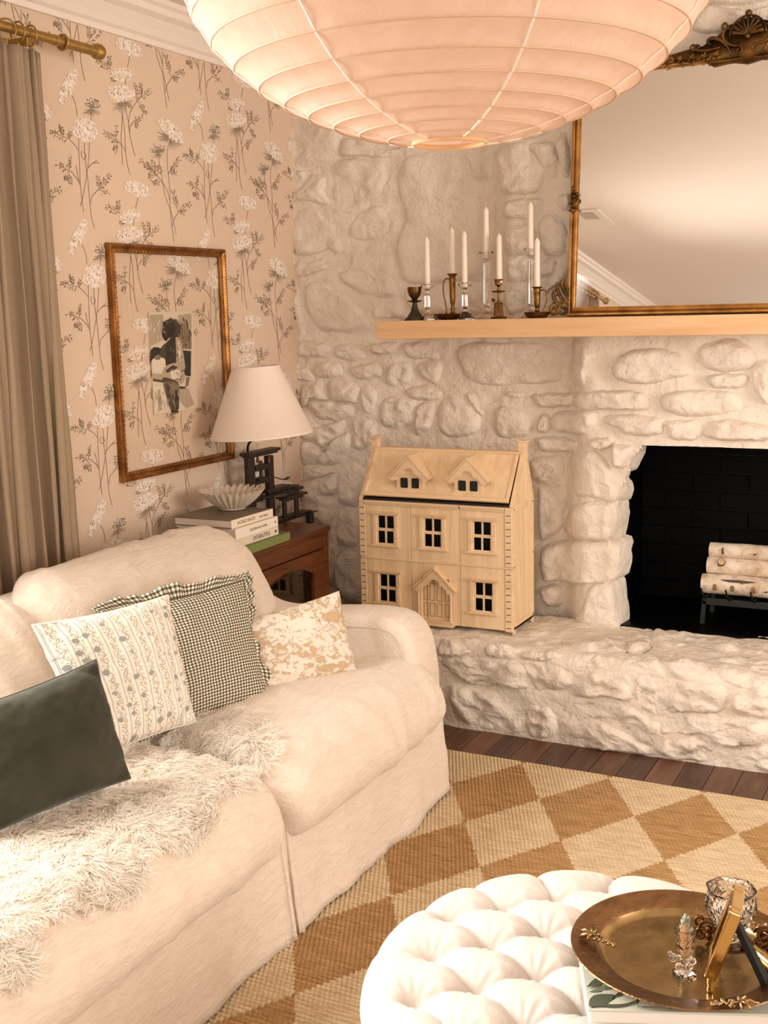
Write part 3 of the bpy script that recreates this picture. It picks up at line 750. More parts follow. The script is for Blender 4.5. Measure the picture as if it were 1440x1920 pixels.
# ------------------------------------------------------------------ printed wallpaper motifs
Z1 = lambda p: (90+p[0]/4.571, 40+p[1]/4.571)
def wl(p): q = at_x(*Z1(p), XL); return Vector((q.y, q.z))
SC = (wl((700, 900))-wl((600, 900))).length/100      # metres per drawing unit
def motif(stems, sprigs, umbels, spikes, seedheads, seed):
    rnd = random.Random(seed); F = []     # list of (poly2d, material, layer)
    def ribbon(pts, w, mat, lay=1):
        pts = [wl(p) for p in pts]
        for a, b in zip(pts, pts[1:]):
            d = (b-a); L = d.length
            if L < 1e-6: continue
            n_ = Vector((-d.y, d.x))/L*w/2; e = d/L*w*.3
            F.append(([a-n_-e, b-n_*.9+e, b+n_*.9+e, a+n_-e], mat, lay))
    def leaf(p, ang, L, w, mat, lay=2):
        c, s_ = math.cos(ang), math.sin(ang); f = Vector((c, s_)); g = Vector((-s_, c))
        F.append(([p, p+f*L*.35+g*w, p+f*L*.7+g*w*.8, p+f*L, p+f*L*.65-g*w*.7, p+f*L*.3-g*w*.9], mat, lay))
    def sm_(pts, k=3):
        out = []
        for i in range(len(pts)-1):
            p0 = Vector(pts[max(i-1, 0)]); p1 = Vector(pts[i]); p2 = Vector(pts[i+1]); p3 = Vector(pts[min(i+2, len(pts)-1)])
            for j in range(k):
                t = j/k; out.append(.5*((2*p1)+(p2-p0)*t+(2*p0-5*p1+4*p2-p3)*t*t+(3*p1-p0-3*p2+p3)*t**3))
        return out+[Vector(pts[-1])]
    for st in stems: ribbon(sm_(st, 4), SC*3.9, 0)
    for a, b, n_, sz in sprigs:
        a = Vector(a); b = Vector(b); ribbon([a, b], SC*3.3, 0)
        for i in range(n_):
            t = .15+.85*i/(n_-1); q = a+(b-a)*t; A, B = wl(a), wl(b); ang = math.atan2((B-A).y, (B-A).x)
            for sgn in (-1, 1):
                r = rnd.uniform(.6, 1.0)*sz*(1.15-.55*t)
                an = ang+sgn*rnd.uniform(.5, 1.0)
                q0 = wl(q); q1 = q0+Vector((math.cos(an), math.sin(an)))*r*SC*.6
                n2 = 2
                for j in range(n2):
                    if rnd.random() < .18: continue
                    qq = q0+(q1-q0)*(j+1)/n2
                    leaf(qq, an+rnd.uniform(-.7, .7), SC*rnd.uniform(12, 20), SC*rnd.uniform(1.9, 3.3), 1)
    for (cx, cy, rx, ry, rot, n_) in umbels:
        c, s_ = math.cos(rot), math.sin(rot)
        for i in range(int(n_*1.5)):
            r = math.sqrt(rnd.random()); a = rnd.uniform(0, 2*PI)
            u_, v_ = r*math.cos(a)*rx, r*math.sin(a)*ry
            p = wl((cx+u_*c-v_*s_, cy+u_*s_+v_*c)); rad = SC*rnd.uniform(6, 13)*(1.15-.4*r); k = 6; a0 = rnd.random()*3
            F.append(([p+Vector((math.cos(a0+2*PI*j/k), math.sin(a0+2*PI*j/k)))*rad*(1 if j % 2 else .55) for j in range(k)], 2 if rnd.random() < .78 else 3, 3 if i % 2 else 4))
        for i in range(n_//12):
            a = rnd.uniform(0, 2*PI); r = rnd.uniform(.2, 1); u_, v_ = r*math.cos(a)*rx, r*math.sin(a)*ry
            leaf(wl((cx+u_*c-v_*s_, cy+u_*s_+v_*c)), rnd.uniform(0, 6), SC*11, SC*1.6, 4, 5)
    for (cx, cy, L, n_, a0, a1) in spikes:
        for i in range(n_):
            a = math.radians(a0+(a1-a0)*(i+.5*rnd.random())/n_); l = L*rnd.uniform(.6, 1.1)
            m1 = (cx+math.cos(a)*l*.55, cy+math.sin(a)*l*.55+4); e = (cx+math.cos(a)*l, cy+math.sin(a)*l+rnd.uniform(-8, 8))
            ribbon([(cx, cy), m1, e], SC*3, 4, 1)
    for (cx, cy, R_, n_) in seedheads:
        for i in range(n_):
            a = rnd.uniform(-PI*1.05, .05*PI); r = R_*math.sqrt(rnd.uniform(.1, 1)); e = (cx+math.cos(a)*r, cy+math.sin(a)*r)
            ribbon([(cx, cy+6), e], SC*2.2, 4, 1); leaf(wl(e), rnd.uniform(0, 6), SC*10, SC*4, 2 if i % 3 else 1, 3)
    return F
mA = motif([[(700,290),(692,340),(680,390)],[(668,440),(665,500),(660,545)],[(630,690),(636,780),(632,900),(625,1000),(632,1110),(638,1225)],[(650,660),(668,770),(690,870),(697,950),(720,1060),(745,1157)],[(633,780),(650,890),(660,1000),(665,1130),(680,1230),(700,1312)],
   [(690,900),(695,820),(720,750),(760,690),(800,640)],[(698,950),(705,900),(740,855),(795,825)],[(663,1115),(640,1070),(605,1035),(575,1010)],[(540,480),(570,510),(620,490),(660,480)],[(560,480),(535,495),(560,515),(610,500)]],
  [((790,655),(872,600),5,34),((760,690),(750,540),5,26),((800,650),(795,560),4,26),((770,685),(832,775),6,26),((740,855),(800,820),3,26),((750,850),(755,890),3,20),((600,1040),(492,960),6,36),((590,1040),(575,1100),4,28),((580,1010),(585,915),3,18),((540,412),(430,340),6,34),((530,400),(525,320),4,26)],
  [(690,225,135,58,.55,150),(630,455,95,60,0,95),(612,615,105,72,.1,150),(700,620,50,30,0,25)], [(632,690,95,16,20,170),(655,690,90,6,-10,60),(625,490,45,6,180,360)], [], 11)
mB = motif([[(190,610),(225,680),(243,750),(250,812)],[(260,880),(261,990),(264,1120),(270,1260),(278,1420),(292,1540),(303,1635)],[(355,1040),(350,1140),(340,1250),(325,1350),(310,1440),(292,1530),(275,1585)],[(310,1040),(315,1140),(325,1240),(342,1380),(355,1520),(370,1660),(397,1775)],[(370,770),(368,860)],
   [(180,1010),(225,1055),(258,1105)],[(195,1285),(245,1345),(275,1400)],[(345,1255),(385,1215),(440,1215)],[(385,1215),(420,1190)],[(365,1560),(375,1500),(400,1475),(430,1440)],[(290,1110),(285,1150),(310,1180),(325,1150),(305,1120)],[(240,1240),(255,1330),(268,1370)]],
  [((180,1010),(30,945),7,34),((120,975),(110,905),4,24),((185,1010),(185,960),3,20),((200,1290),(85,1230),6,36),((180,1280),(190,1180),4,18),((180,1300),(190,1370),4,30),((150,1310),(150,1340),3,22),((430,1445),(522,1330),7,36),((435,1430),(430,1350),4,24),((435,1445),(515,1465),4,26)],
  [(315,930,110,98,.6,190),(170,560,52,160,.42,140)], [(165,580,38,8,0,360),(370,745,80,14,20,165)], [(370,735,85,46)], 22)
mC = motif([[(1045,1000),(1028,1080),(1020,1150),(1024,1250),(1035,1350),(1043,1450),(1045,1550),(1050,1650),(1060,1750),(1078,1890)],[(948,1140),(955,1220),(970,1300),(985,1400),(1005,1500),(1050,1620),(1075,1720),(1097,1825)],
   [(850,1230),(910,1290),(975,1375),(1020,1450),(1042,1530)],[(1065,1760),(1080,1700),(1120,1630)],[(1030,1310),(1045,1280),(1070,1240)]],
  [((975,1310),(800,1200),10,42),((990,1290),(900,1215),5,30),((930,1330),(850,1240),4,30),((960,1370),(910,1390),4,28),((900,1340),(865,1330),3,26),((1040,1290),(1118,1190),6,34),((1045,1290),(1090,1300),3,18),((1110,1620),(1075,1470),6,36),((1115,1630),(1210,1570),6,34),((1120,1620),(1160,1640),3,20)],
  [(1055,935,55,150,-.78,190)], [(1042,990,110,12,150,230),(1045,1000,110,12,20,100),(1040,1000,60,6,120,170)], [(942,1115,50,16)], 33)
# thistle spikes
mC += motif([], [], [], [(942,1130,80,22,190,350),(942,1130,50,10,20,160)], [], 44)
PMATS = [M['print_stem'], M['print_leaf'], M['print_white'], M['print_cream'], M['print_grey']]
cache = {}
def place_motif(key, F, dy, dz, zmax, ymax=4.37):
    inside = []; clipped = False
    for poly, mt, lay in F:
        if max(p.y for p in poly)+dz > zmax or min(p.y for p in poly)+dz < .13 or max(p.x for p in poly)+dy > ymax: clipped = True; continue
        # keep the window opening free
        if any(WY0-.06 < p.x+dy < WY1+.06 and WZ0-.05 < p.y+dz < WZ1+.07 for p in poly): clipped = True; continue
        inside.append((poly, mt, lay))
    if len(inside) < 12: return
    if not clipped and key in cache:
        o = cache[key].copy(); col.objects.link(o); o.parent = wall_left
    else:
        mb = MB()
        for ii, (poly, mt, lay) in enumerate(inside):
            mb.cur = mt; mb.add([Vector((XL+.0004+.00022*lay+(ii % 38)*8e-6, p.x, p.y)) for p in poly], [tuple(range(len(poly)))])
        o = mb.build('printed_flower', PMATS, wall_left, local=True, recalc=False)
        if not clipped: cache[key] = o
    o.location = (0, dy, dz)
for k in range(-5, 3):
    for j in range(-1, 6):
        for key, F in (('A', mA), ('B', mB), ('C', mC)):
            place_motif(key, F, k*.6865, (1-j)*.4615, ZC-.122)

# ------------------------------------------------------------------ curtain rod, rings, curtain
RX, RZ = -2.5, 2.358
rod = thing('curtain_rod', 'antique gold curtain rod with round end caps over the window', 'curtain rod', (RX, 1.4, RZ))
MB().tube([(RX, -.22, RZ), (RX, 3.02, RZ)], .0145, 16).build('pole', M['rod'], rod, autosmooth=40)
MB().tube([(RX, 2.83, RZ), (RX, 3.02, RZ)], .0155, 16).build('sleeve', M['rod'], rod, autosmooth=40)
for y, s_ in ((3.03, 1), (-.23, -1)):
    prof = [(.0155, -.02), (.021, -.016), (.0235, -.008), (.0245, .004), (.022, .012), (.010, .014), (.0001, .0145)]
    MB().lathe(prof, (RX, y, RZ), 20, M=Matrix.Rotation(-s_*PI/2, 3, 'X')).build('finial', M['rod'], rod, autosmooth=50)
for y in (2.72, 0.0):
    mb = MB(); mb.box2((XL, y-.014, RZ-.05), (XL+.008, y+.014, RZ+.02)); mb.box2((XL, y-.012, RZ-.036), (RX+.01, y+.012, RZ-.014))
    mb.build('bracket', M['rod'], rod, bevel=.002)
def torus(mb, c, R_, r, axis='y', n=24, m=8):
    pts = []
    for k in range(n):
        a = 2*PI*k/n
        pts.append(Vector(c)+{'y': Vector((math.cos(a), 0, math.sin(a))), 'z': Vector((math.cos(a), math.sin(a), 0)), 'x': Vector((0, math.cos(a), math.sin(a)))}[axis]*R_)
    return mb.tube(pts, r, m, closed=True)
torus(MB(), (RX, 2.87, RZ), .021, .0045).build('collar_ring', M['rod'], rod, smooth=True)
RINGY = [2.735, 2.684, 2.638, 2.56, 2.48, 2.40]+[.55, .47, .40, .31, .22, .13, .08, .05]
ring0 = None
for i, y in enumerate(RINGY):
    loc = (RX, y, RZ-.006)
    tilt = (.75 if i == 2 else (-.15+.1*(i % 3)))
    lb_ = {0: 'antique gold curtain ring closest to the end cap of the rod', 1: 'second antique gold curtain ring from the end cap of the rod', 2: 'antique gold curtain ring turned sideways at the left edge of the photo'}.get(i, 'antique gold ring on the rod among the bunched rings beyond the photo edge')
    t = thing('curtain_ring', lb_, 'curtain ring', loc, (0, 0, tilt), 'curtain rings along the rod')
    if ring0 is None:
        r_ = torus(MB(), (0, 0, 0), .028, .0028).build('ring', M['rod'], t, local=True, smooth=True)
        mb = MB(); mb.box((0, 0, -.036), (.006, .009, .018)); c2_ = mb.build('clip', M['rod'], t, local=True, bevel=.001)
        ring0 = t
    else:
        for ch in ring0.children:
            c2_ = ch.copy(); col.objects.link(c2_); c2_.parent = t
def curtain(name, label, y0, y1, nf, amp, seed, x0=RX, dark=False):
    rnd = random.Random(seed); ph = [rnd.uniform(-.5, .5) for _ in range(20)]
    def fn(u, v):
        z = .03+(RZ-.045-.03)*v; k = 1-v
        a = u*nf*2*PI; i = int(u*nf)
        am = amp*(.55+.6*k)*(1+.3*math.sin(i*2.3+seed))
        yy = y0+(y1-y0)*(u-.0)+ (y1-y0)/nf*.22*math.sin(2*a+.6+k)*(.5+.5*k)
        yy += .012*k*math.sin(3*z+ph[i % 20]*4)
        xx = x0+am*math.sin(a+.5*k*ph[i % 20]) + .010*math.sin(2.3*a+z*1.2)+.006*fbm((u*nf*2, z*2, seed))
        return Vector((xx, yy, z))
    mb = MB(); mb.grid(nf*22, 60, fn)
    t = tag(mb.build(name, M['curtain'], None, smooth=True, solid=.003), label, 'curtain'); return t
curtain('curtain', 'taupe linen curtain gathered in folds beside the framed portrait', 2.10, 2.775, 11, .026, 1)
curtain('curtain', 'taupe linen curtain at the far end of the rod seen only in the mirror', .02, .60, 6, .034, 2)
# ceiling register seen in the mirror
vent = thing('ceiling_vent', 'white ceiling air register reflected in the mirror', 'vent', (-2.12, 1.3, ZC))
MB().box2((-2.245, 1.10, ZC-.008), (-2.07, 1.51, ZC)).build('frame', M['trim'], vent, bevel=.002)
MB().box2((-2.205, 1.295, ZC-.0095), (-2.115, 1.45, ZC-.0078)).build('opening', simple('vent_shadow', '8D8880', .8), vent)
for i in range(8):
    MB().box2((-2.205, 1.30+i*.019, ZC-.011), (-2.115, 1.306+i*.019, ZC-.009)).build('louvre', M['trim'], vent)

# ------------------------------------------------------------------ rug
mb = MB(); RY1, RY0, RX0, RX1 = 3.612, .2, -2.0, 1.2
nrow = int((RY1-RY0)/ROW)
prof = [0, .0035, .005, .0035]
cols = 40; ys = []
for r in range(nrow):
    for k in range(4): ys.append((RY1-(r+k/4)*ROW, .006+prof[k]))
ys.append((RY1-nrow*ROW, .006))
n0 = len(mb.v)
for (y, z) in [(RY1+.002, 0.001)]+ys+[(ys[-1][0], .001)]:
    for i in range(cols+1):
        X = RX0+(RX1-RX0)*i/cols
        mb.v.append(Vector((X, y+.004*math.sin(X*3), z+.0015*fbm((X*3, y*3, 1)))))
for j in range(len(ys)+1):
    for i in range(cols):
        a = j*(cols+1)+i; mb.f.append((a, a+cols+1, a+cols+2, a+1)); mb.mi.append(0)
rug = tag(mb.build('rug', M['rug'], None, smooth=True), 'braided jute rug in a tan and sand harlequin diamond pattern', 'rug')

# ------------------------------------------------------------------ sofa
def soft_box(mb, a, b, r, n=(26, 26, 12), puff=(0, 0, 0), wr=.004, seed=0, bend=None, fold=0):
    a = Vector(a); b = Vector(b); c = (a+b)/2; h = (b-a)/2
    if not hasattr(r, '__len__'): r = (r, r, r)
    faces = []
    def surf(ax, sg, u, v):
        q = [0, 0, 0]; o1, o2 = [(1, 2), (2, 0), (0, 1)][ax]
        q[ax] = sg*h[ax]; q[o1] = u*h[o1]; q[o2] = v*h[o2]
        inn = [max(-(h[i]-r[i]), min(h[i]-r[i], q[i])) for i in range(3)]
        d = Vector([(q[i]-inn[i])/r[i] for i in range(3)])
        if d.length > 0: d.normalize()
        p = Vector([inn[i]+d[i]*r[i] for i in range(3)])
        un = [p[i]/h[i] for i in range(3)]
        for i in range(3):
            j, k = (i+1) % 3, (i+2) % 3
            p[i] += puff[i]*un[i]*(1-un[j]**2)*(1-un[k]**2)
        nrm = Vector([d[i] for i in range(3)])
        P = p+c
        P += nrm*(wr*fbm((P.x*9+seed, P.y*4, P.z*9))+wr*.6*fbm((P.x*26, P.y*12+seed, P.z*22), 2))
        if fold: P += nrm*fold*max(0, fbm((P.x*3+P.y*11+seed, P.y*2.5-P.x*4, P.z*3)))**1
        return bend(P) if bend else P
    for ax in range(3):
        o1, o2 = [(1, 2), (2, 0), (0, 1)][ax]
        for sg in (-1, 1):
            def fn(u, v, ax=ax, sg=sg):
                return surf(ax, sg, math.sin((u*2-1)*PI/2*.9)/math.sin(PI/2*.9), math.sin((v*2-1)*PI/2*.9)/math.sin(PI/2*.9))
            mb.grid(n[o1], n[o2], fn)
    # weld seams
    return mb
def weld(o, d=.0004):
    bm = bmesh.new(); bm.from_mesh(o.data); bmesh.ops.remove_doubles(bm, verts=bm.verts, dist=d)
    bmesh.ops.recalc_face_normals(bm, faces=bm.faces); bm.to_mesh(o.data); bm.free()
    o.data.polygons.foreach_set('use_smooth', [True]*len(o.data.polygons)); return o
sofa = thing('sofa', 'cream linen slipcovered sofa with rounded arms against the wallpapered wall', 'sofa', (-1.95, 2.2, 0))
SF = -1.415
seats = []
def seatbend(P):
    # the cushion sags a little at its middle and its front rolls down
    k = max(0, (P.x+1.62)/.2)
    P = P.copy(); P.z -= .010*k*k
    return P
for (y0, y1) in ((2.285, 3.225), (1.13, 2.280)):
    mb = soft_box(MB(), (-2.10, y0, .235), (SF, y1, .475), (.13, .085, .118), (60, 80, 26), (.012, .006, .022), .004, y0, seatbend, fold=.010)
    o = weld(mb.build('seat_cushion', M['sofa'], sofa)); seats.append(o)
# back cushions lean back towards the wall
def lean(P):
    P = P.copy(); t = (P.z-.45)/.42
    P.x -= .20*t+.02*t*t
    return P
for (y0, y1, zt, dx) in ((2.27, 3.31, .848, 0), (1.10, 2.285, .850, .02)):
    mb = soft_box(MB(), (-2.22, y0, .40), (-1.985+dx, y1, zt), (.12, .17, .13), (26, 110, 50), (.03, .0, .010), .006, y0+3, lean, fold=.010)
    weld(mb.build('back_cushion', M['sofa'], sofa))
# back frame with rounded top
mb = soft_box(MB(), (-2.445, 1.02, .04), (-2.26, 3.31, .80), (.085, .12, .10), (16, 60, 30), (0, 0, 0), .003, 8)
weld(mb.build('back_frame', M['sofa'], sofa))
# base under the cushions
MB().box2((-2.42, 1.06, .03), (-1.50, 3.27, .30)).build('base_frame', M['sofa'], sofa, bevel=.02)
# arms : rounded slab following the photographed profile
def arm(y0, y1, nm='arm'):
    prof = [(-1.490, .02), (-1.490, .36), (-1.497, .45), (-1.515, .53), (-1.552, .585), (-1.613, .607), (-1.73, .605), (-1.87, .592), (-2.00, .583), (-2.08, .592), (-2.14, .625), (-2.20, .68), (-2.28, .73), (-2.42, .74), (-2.42, .02)]
    pr = [(p.x, p.y) for p in [Vector(q) for q in prof]]
    # smooth the top
    out = []
    for i in range(len(pr)-1):
        p0 = Vector(pr[max(i-1, 0)]); p1 = Vector(pr[i]); p2 = Vector(pr[i+1]); p3 = Vector(pr[min(i+2, len(pr)-1)])
        if 1 <= i < len(pr)-2:
            for j in range(4):
                t = j/4; out.append(.5*((2*p1)+(p2-p0)*t+(2*p0-5*p1+4*p2-p3)*t*t+(3*p1-p0-3*p2+p3)*t**3))
        else: out.append(p1)
    out.append(Vector(pr[-1])); m = len(out)
    th = (y1-y0)/2; rr_ = .05; mb = MB(); cen = Vector((-1.95, .3))
    layers = [(-1, .05), (-.97, .022), (-.86, .008), (-.65, 0), (0, 0), (.65, 0), (.86, .008), (.97, .022), (1, .05)]
    P = []
    for (k, ins) in layers:
        for i, q in enumerate(out):
            a = out[max(i-1, 0)]; b2 = out[min(i+1, m-1)]; t = (b2-a); nrm = Vector((t.y, -t.x)); nrm.normalize()
            if nrm.dot(q-cen) < 0: nrm = -nrm
            s_ = q-nrm*ins
            z = max(.02, s_.y)
            P.append(Vector((s_.x+.003*fbm((s_.x*8, k*2, z*8)), (y0+y1)/2+k*th+.004*fbm((s_.x*6, z*6, k+3)), z)))
    F = []
    for l in range(len(layers)-1):
        for i in range(m-1): F.append((l*m+i, l*m+i+1, (l+1)*m+i+1, (l+1)*m+i))
    F.append(tuple(range(m))); F.append(tuple((len(layers)-1)*m+i for i in range(m)))
    mb.add(P, F); a_ = mb.build(nm, M['sofa'], sofa, autosmooth=60)
    # welt seam along the inner face
    pts = []
    for i, q in enumerate(out[1:-1], 1):
        a = out[i-1]; b2 = out[i+1]; t = (b2-a); nrm = Vector((t.y, -t.x)).normalized()
        if nrm.dot(q-cen) < 0: nrm = -nrm
        s_ = q-nrm*.035; pts.append((s_.x, y0-.001 if y0 > 2 else y1+.001, s_.y))
    MB().tube(pts[:-2], .0022, 6).build('welt', M['sofa'], a_, smooth=True)
arm(3.135, 3.315); arm(1.0, 1.16)
# skirt panels with wavy hems
def skirt(pts, seed, z1=.30, flare=.028, nm='skirt'):
    pts = [Vector(p) for p in pts]; L = [0]
    for a, b2 in zip(pts, pts[1:]): L.append(L[-1]+(b2-a).length)
    def fn(u, v):
        d = u*L[-1]; i = max(j for j in range(len(pts)-1) if L[j] <= d+1e-9); t = (d-L[i])/(L[i+1]-L[i])
        p = pts[i].lerp(pts[i+1], t)
        e = (pts[i+1]-pts[i]).normalized(); n_ = Vector((-e.y, e.x))
        # round normals near corners
        if i+1 < len(pts)-1 and L[i+1]-d < .04:
            e2 = (pts[i+2]-pts[i+1]).normalized(); n_ = n_.lerp(Vector((-e2.y, e2.x)), .5*(1-(L[i+1]-d)/.04)); n_.normalize()
        if i > 0 and d-L[i] < .04:
            e2 = (pts[i]-pts[i-1]).normalized(); n_ = n_.lerp(Vector((-e2.y, e2.x)), .5*(1-(d-L[i])/.04)); n_.normalize()
        k = 1-v
        o_ = -(flare*k**1.3+.006*k*math.sin(d*17+seed)+.012*k*fbm((d*5, v, seed))+.003*fbm((d*14, v*6, seed)))
        z = .014+(z1-.014)*v+.004*k*math.sin(d*9+seed*2)
        return Vector((p.x+n_.x*o_, p.y+n_.y*o_, z))
    mb = MB(); mb.grid(int(L[-1]*70), 14, fn); return mb.build(nm, M['sofa'], sofa, smooth=True, solid=.004)
skirt([(-1.475, 2.315), (-1.475, 3.27), (-1.9, 3.28), (-2.3, 3.28)], 3)
skirt([(-2.2, 1.02), (-1.475, 1.02), (-1.478, 2.285)], 6)
# kick pleat between the two skirt panels
def pl(u, v):
    k = 1-v
    return Vector((-1.478+.026*k+.009*math.sin(u*16)*(.25+k), 2.258+.075*u+.02*k*(u-.5), .010+.29*v))
MB().grid(24, 12, pl).build('kick_pleat', M['sofa'], sofa, smooth=True, solid=.003)

# ------------------------------------------------------------------ pillows
def pillow(name, label, mat, px, tilt, T, zb=.487, uvs=(1, 1), pinch=.06, group=None, seed=1, crown=0, shift=0, wr=.006, welt=None, flat=.45):
    # px: TL, TR, BR, BL picture points; the bottom edge rests on the seat, the face tilts back
    BL = at_z(*px[3], zb); BR = at_z(*px[2], zb)
    e = (BR-BL); e.z = 0; e.normalize()
    n0 = Vector((e.y, -e.x, 0))
    if n0.dot(CAM-BL) < 0: n0 = -n0
    up = Vector((0, 0, math.cos(tilt)))-n0*math.sin(tilt)
    N = e.cross(up).normalized()
    if N.dot(CAM-BL) < 0: N = -N
    TL = at_plane(*px[0], BL, N); TR = at_plane(*px[1], BL, N)
    BL, BR, TL, TR = [CAM+(p-N*T*.22-CAM)*(1-shift) for p in (BL, BR, TL, TR)]
    wd = (BR-BL).length; ht = (TL-BL).length
    t = thing(name, label, 'pillow', tuple((BL+BR)/2), group=group)
    n = 56
    def prof(x): return max(0, 1-x*x)
    def point(u, v, s_):
        # u,v in -1..1
        uu = u*(1-pinch*prof(v)); vv = v*(1-pinch*prof(u))
        p = BL.lerp(BR, (uu+1)/2).lerp(TL.lerp(TR, (uu+1)/2), (vv+1)/2)
        th = (prof(u)**flat)*(prof(v)**flat)
        wv_ = wr*fbm((u*2.2+seed, v*2.2, s_))+wr*.5*fbm((u*6, v*6+seed, s_))
        corner = (abs(u)*abs(v))**2*wr*1.2*math.sin(14*(u*v)+seed)
        return p+N*s_*(T*.5*th+(wv_+corner)*min(1, th*3))
    mb = MB()
    mb.grid(n, n, lambda a, b2: point(math.sin((a*2-1)*PI/2), math.sin((b2*2-1)*PI/2), 1), uv=lambda a, b2: ((math.sin((a*2-1)*PI/2)+1)/2*uvs[0], (math.sin((b2*2-1)*PI/2)+1)/2*uvs[1]))
    mb.grid(n, n, lambda a, b2: point(math.sin((a*2-1)*PI/2), math.sin((b2*2-1)*PI/2), -1), uv=lambda a, b2: ((math.sin((a*2-1)*PI/2)+1)/2*uvs[0], (math.sin((b2*2-1)*PI/2)+1)/2*uvs[1]))
    o = mb.build('cover', mat, t); weld(o, .0002)
    rim = [point(-1+2*i/40, -1, 1) for i in range(40)]+[point(1, -1+2*i/40, 1) for i in range(40)]+[point(1-2*i/40, 1, 1) for i in range(40)]+[point(-1, 1-2*i/40, 1) for i in range(40)]
    if welt: MB().tube(rim, .0028, 8, closed=True).build('piping', welt, t, smooth=True)
    print(name, 'w %.2f h %.2f' % (wd, ht), 'zmin', min(p.z for p in rim))
    return t, rim, N, (BL+BR+TL+TR)/4
R_ = math.radians
pillow('jacquard_pillow', 'cream and tan speckled woven pillow resting against the far sofa arm', M['jacquard'], [(455, 1160), (642, 1104), (676, 1258), (500, 1296)], R_(26), .10, seed=3, pinch=.05)
t, rim, N, cen = pillow('gingham_pillow', 'dark olive gingham pillow with a ruffled edge', M['gingham'], [(205, 1142), (466, 1082), (512, 1308), (268, 1392)], R_(27), .12, seed=5, pinch=.06, shift=-.008)
# ruffle
n = 640; mb = MB(); Lr = [0]
m_ = len(rim)
for i in range(m_): Lr.append(Lr[-1]+(rim[(i+1) % m_]-rim[i]).length)
P = []; U = []
for k in range(n):
    d = Lr[-1]*k/n; i = max(j for j in range(m_) if Lr[j] <= d+1e-9); tt = (d-Lr[i])/max(1e-9, Lr[i+1]-Lr[i])
    p = rim[i].lerp(rim[(i+1) % m_], tt); o_ = (p-cen); o_ -= N*o_.dot(N); o_.normalize()
    for j, (r_, am) in enumerate(((-.008, 0), (.008, .002), (.020, .005), (.032, .007), (.042, .008))):
        q = p+o_*r_*(1+.15*math.sin(k*.11))+N*am*math.sin(k*2*PI/(n/34)+2.2*math.sin(k*.043))
        q.z = max(q.z, .482); P.append(q); U.append((k/n*4.2, .1+j*.02))
F = []
for k in range(n):
    k2 = (k+1) % n
    for j in range(4): F.append((k*5+j, k2*5+j, k2*5+j+1, k*5+j+1))
mb.add(P, F, U); mb.build('ruffle', M['gingham'], t, smooth=True, solid=.0015, recalc=False)
pillow('floral_pillow', 'white pillow with faded blue floral ticking stripes', M['floral'], [(72, 1168), (326, 1112), (378, 1350), (180, 1428)], R_(21), .12, seed=8, pinch=.055, shift=.028, welt=M['creamtrim'])
pillow('velvet_pillow', 'long grey green velvet lumbar pillow at the left edge of the photo', M['velvet'], [(-60, 1330), (192, 1232), (257, 1455), (-20, 1566)], R_(24), .13, seed=2, pinch=.045, welt=M['piping'], wr=.006, shift=.045)

# ------------------------------------------------------------------ sheepskin
bpy.context.view_layer.update()
def bvh_of(objs):
    V = []; F = []
    for o in objs:
        n_ = len(V); mw = o.matrix_world
        V += [mw @ v.co for v in o.data.vertices]; F += [[i+n_ for i in p.vertices] for p in o.data.polygons]
    return BVHTree.FromPolygons(V, F)
bv = bvh_of(seats)
sk = [(620,75),(700,48),(815,72),(862,140),(862,200),(815,250),(755,308),(688,326),(684,400),(645,455),(560,485),(468,488),(436,560),(436,615),(415,652),(330,675),(230,684),(120,715),(70,750),(96,800),(100,870),(40,918),(-60,940),(-350,960),(-420,700),(-300,470),(0,380),(400,200),(400,170),(480,150)]
sk = [(x/1.674, 1300+y/1.674) for x, y in sk]
def inside(x, y, P):
    c = False; j = len(P)-1
    for i in range(len(P)):
        if (P[i][1] > y) != (P[j][1] > y) and x < (P[j][0]-P[i][0])*(y-P[i][1])/(P[j][1]-P[i][1])+P[i][0]: c = not c
        j = i
    return c
rnd = random.Random(4); VV = []; FF = []; cnt = 0
xs = [p[0] for p in sk]; ysx = [p[1] for p in sk]
NT = 62000
while cnt < NT:
    x = rnd.uniform(min(xs), max(xs)); y = rnd.uniform(min(ysx), max(ysx))
    if not inside(x, y, sk): continue
    d = ray(x, y); hit = bv.ray_cast(CAM, d.normalized())
    cnt += 1
    if hit[0] is None: continue
    p, n_ = hit[0], hit[1]
    if n_.dot(d) > 0: n_ = -n_
    a = 2.2*fbm((p.x*6, p.y*6, 3.3), 2)+1.3*fbm((p.x*22, p.y*22, 8.3), 2)
    base = Vector((math.cos(a*2.2-.3), math.sin(a*2.2-.3), 0)); base -= n_*base.dot(n_); base.normalize()
    jit = Vector((rnd.uniform(-1, 1), rnd.uniform(-1, 1), rnd.uniform(-.3, .3)))*.45
    dr = (base+jit); dr -= n_*dr.dot(n_); dr.normalize(); side = n_.cross(dr)
    L = rnd.uniform(.020, .045); w_ = rnd.uniform(.0008, .0017); el = rnd.uniform(.35, .95); ph = rnd.uniform(0, 6)
    i0 = len(VV); q = p.copy(); S = 4
    for k in range(S+1):
        t = k/S; wv = w_*(1-t*.7); cur = side*math.sin(ph+t*5)*.0035
        c = p+dr*(L*t*.95)+n_*(.004+L*el*(t-.62*t*t)*1.05)+cur
        ww = (side*math.cos(ph*3+t)+n_*math.sin(ph*3+t)*.6)*wv
        VV.append(c-ww); VV.append(c+ww)
    for k in range(S):
        b0_ = i0+2*k; FF.append((b0_, b0_+1, b0_+3, b0_+2))
mb = MB(); mb.v = VV; mb.f = FF; mb.mi = [0]*len(FF)
sheep = tag(mb.build('sheepskin', M['wool'], None, smooth=True, recalc=False), 'fluffy ivory sheepskin throw draped across the sofa seat', 'sheepskin', kind='stuff')

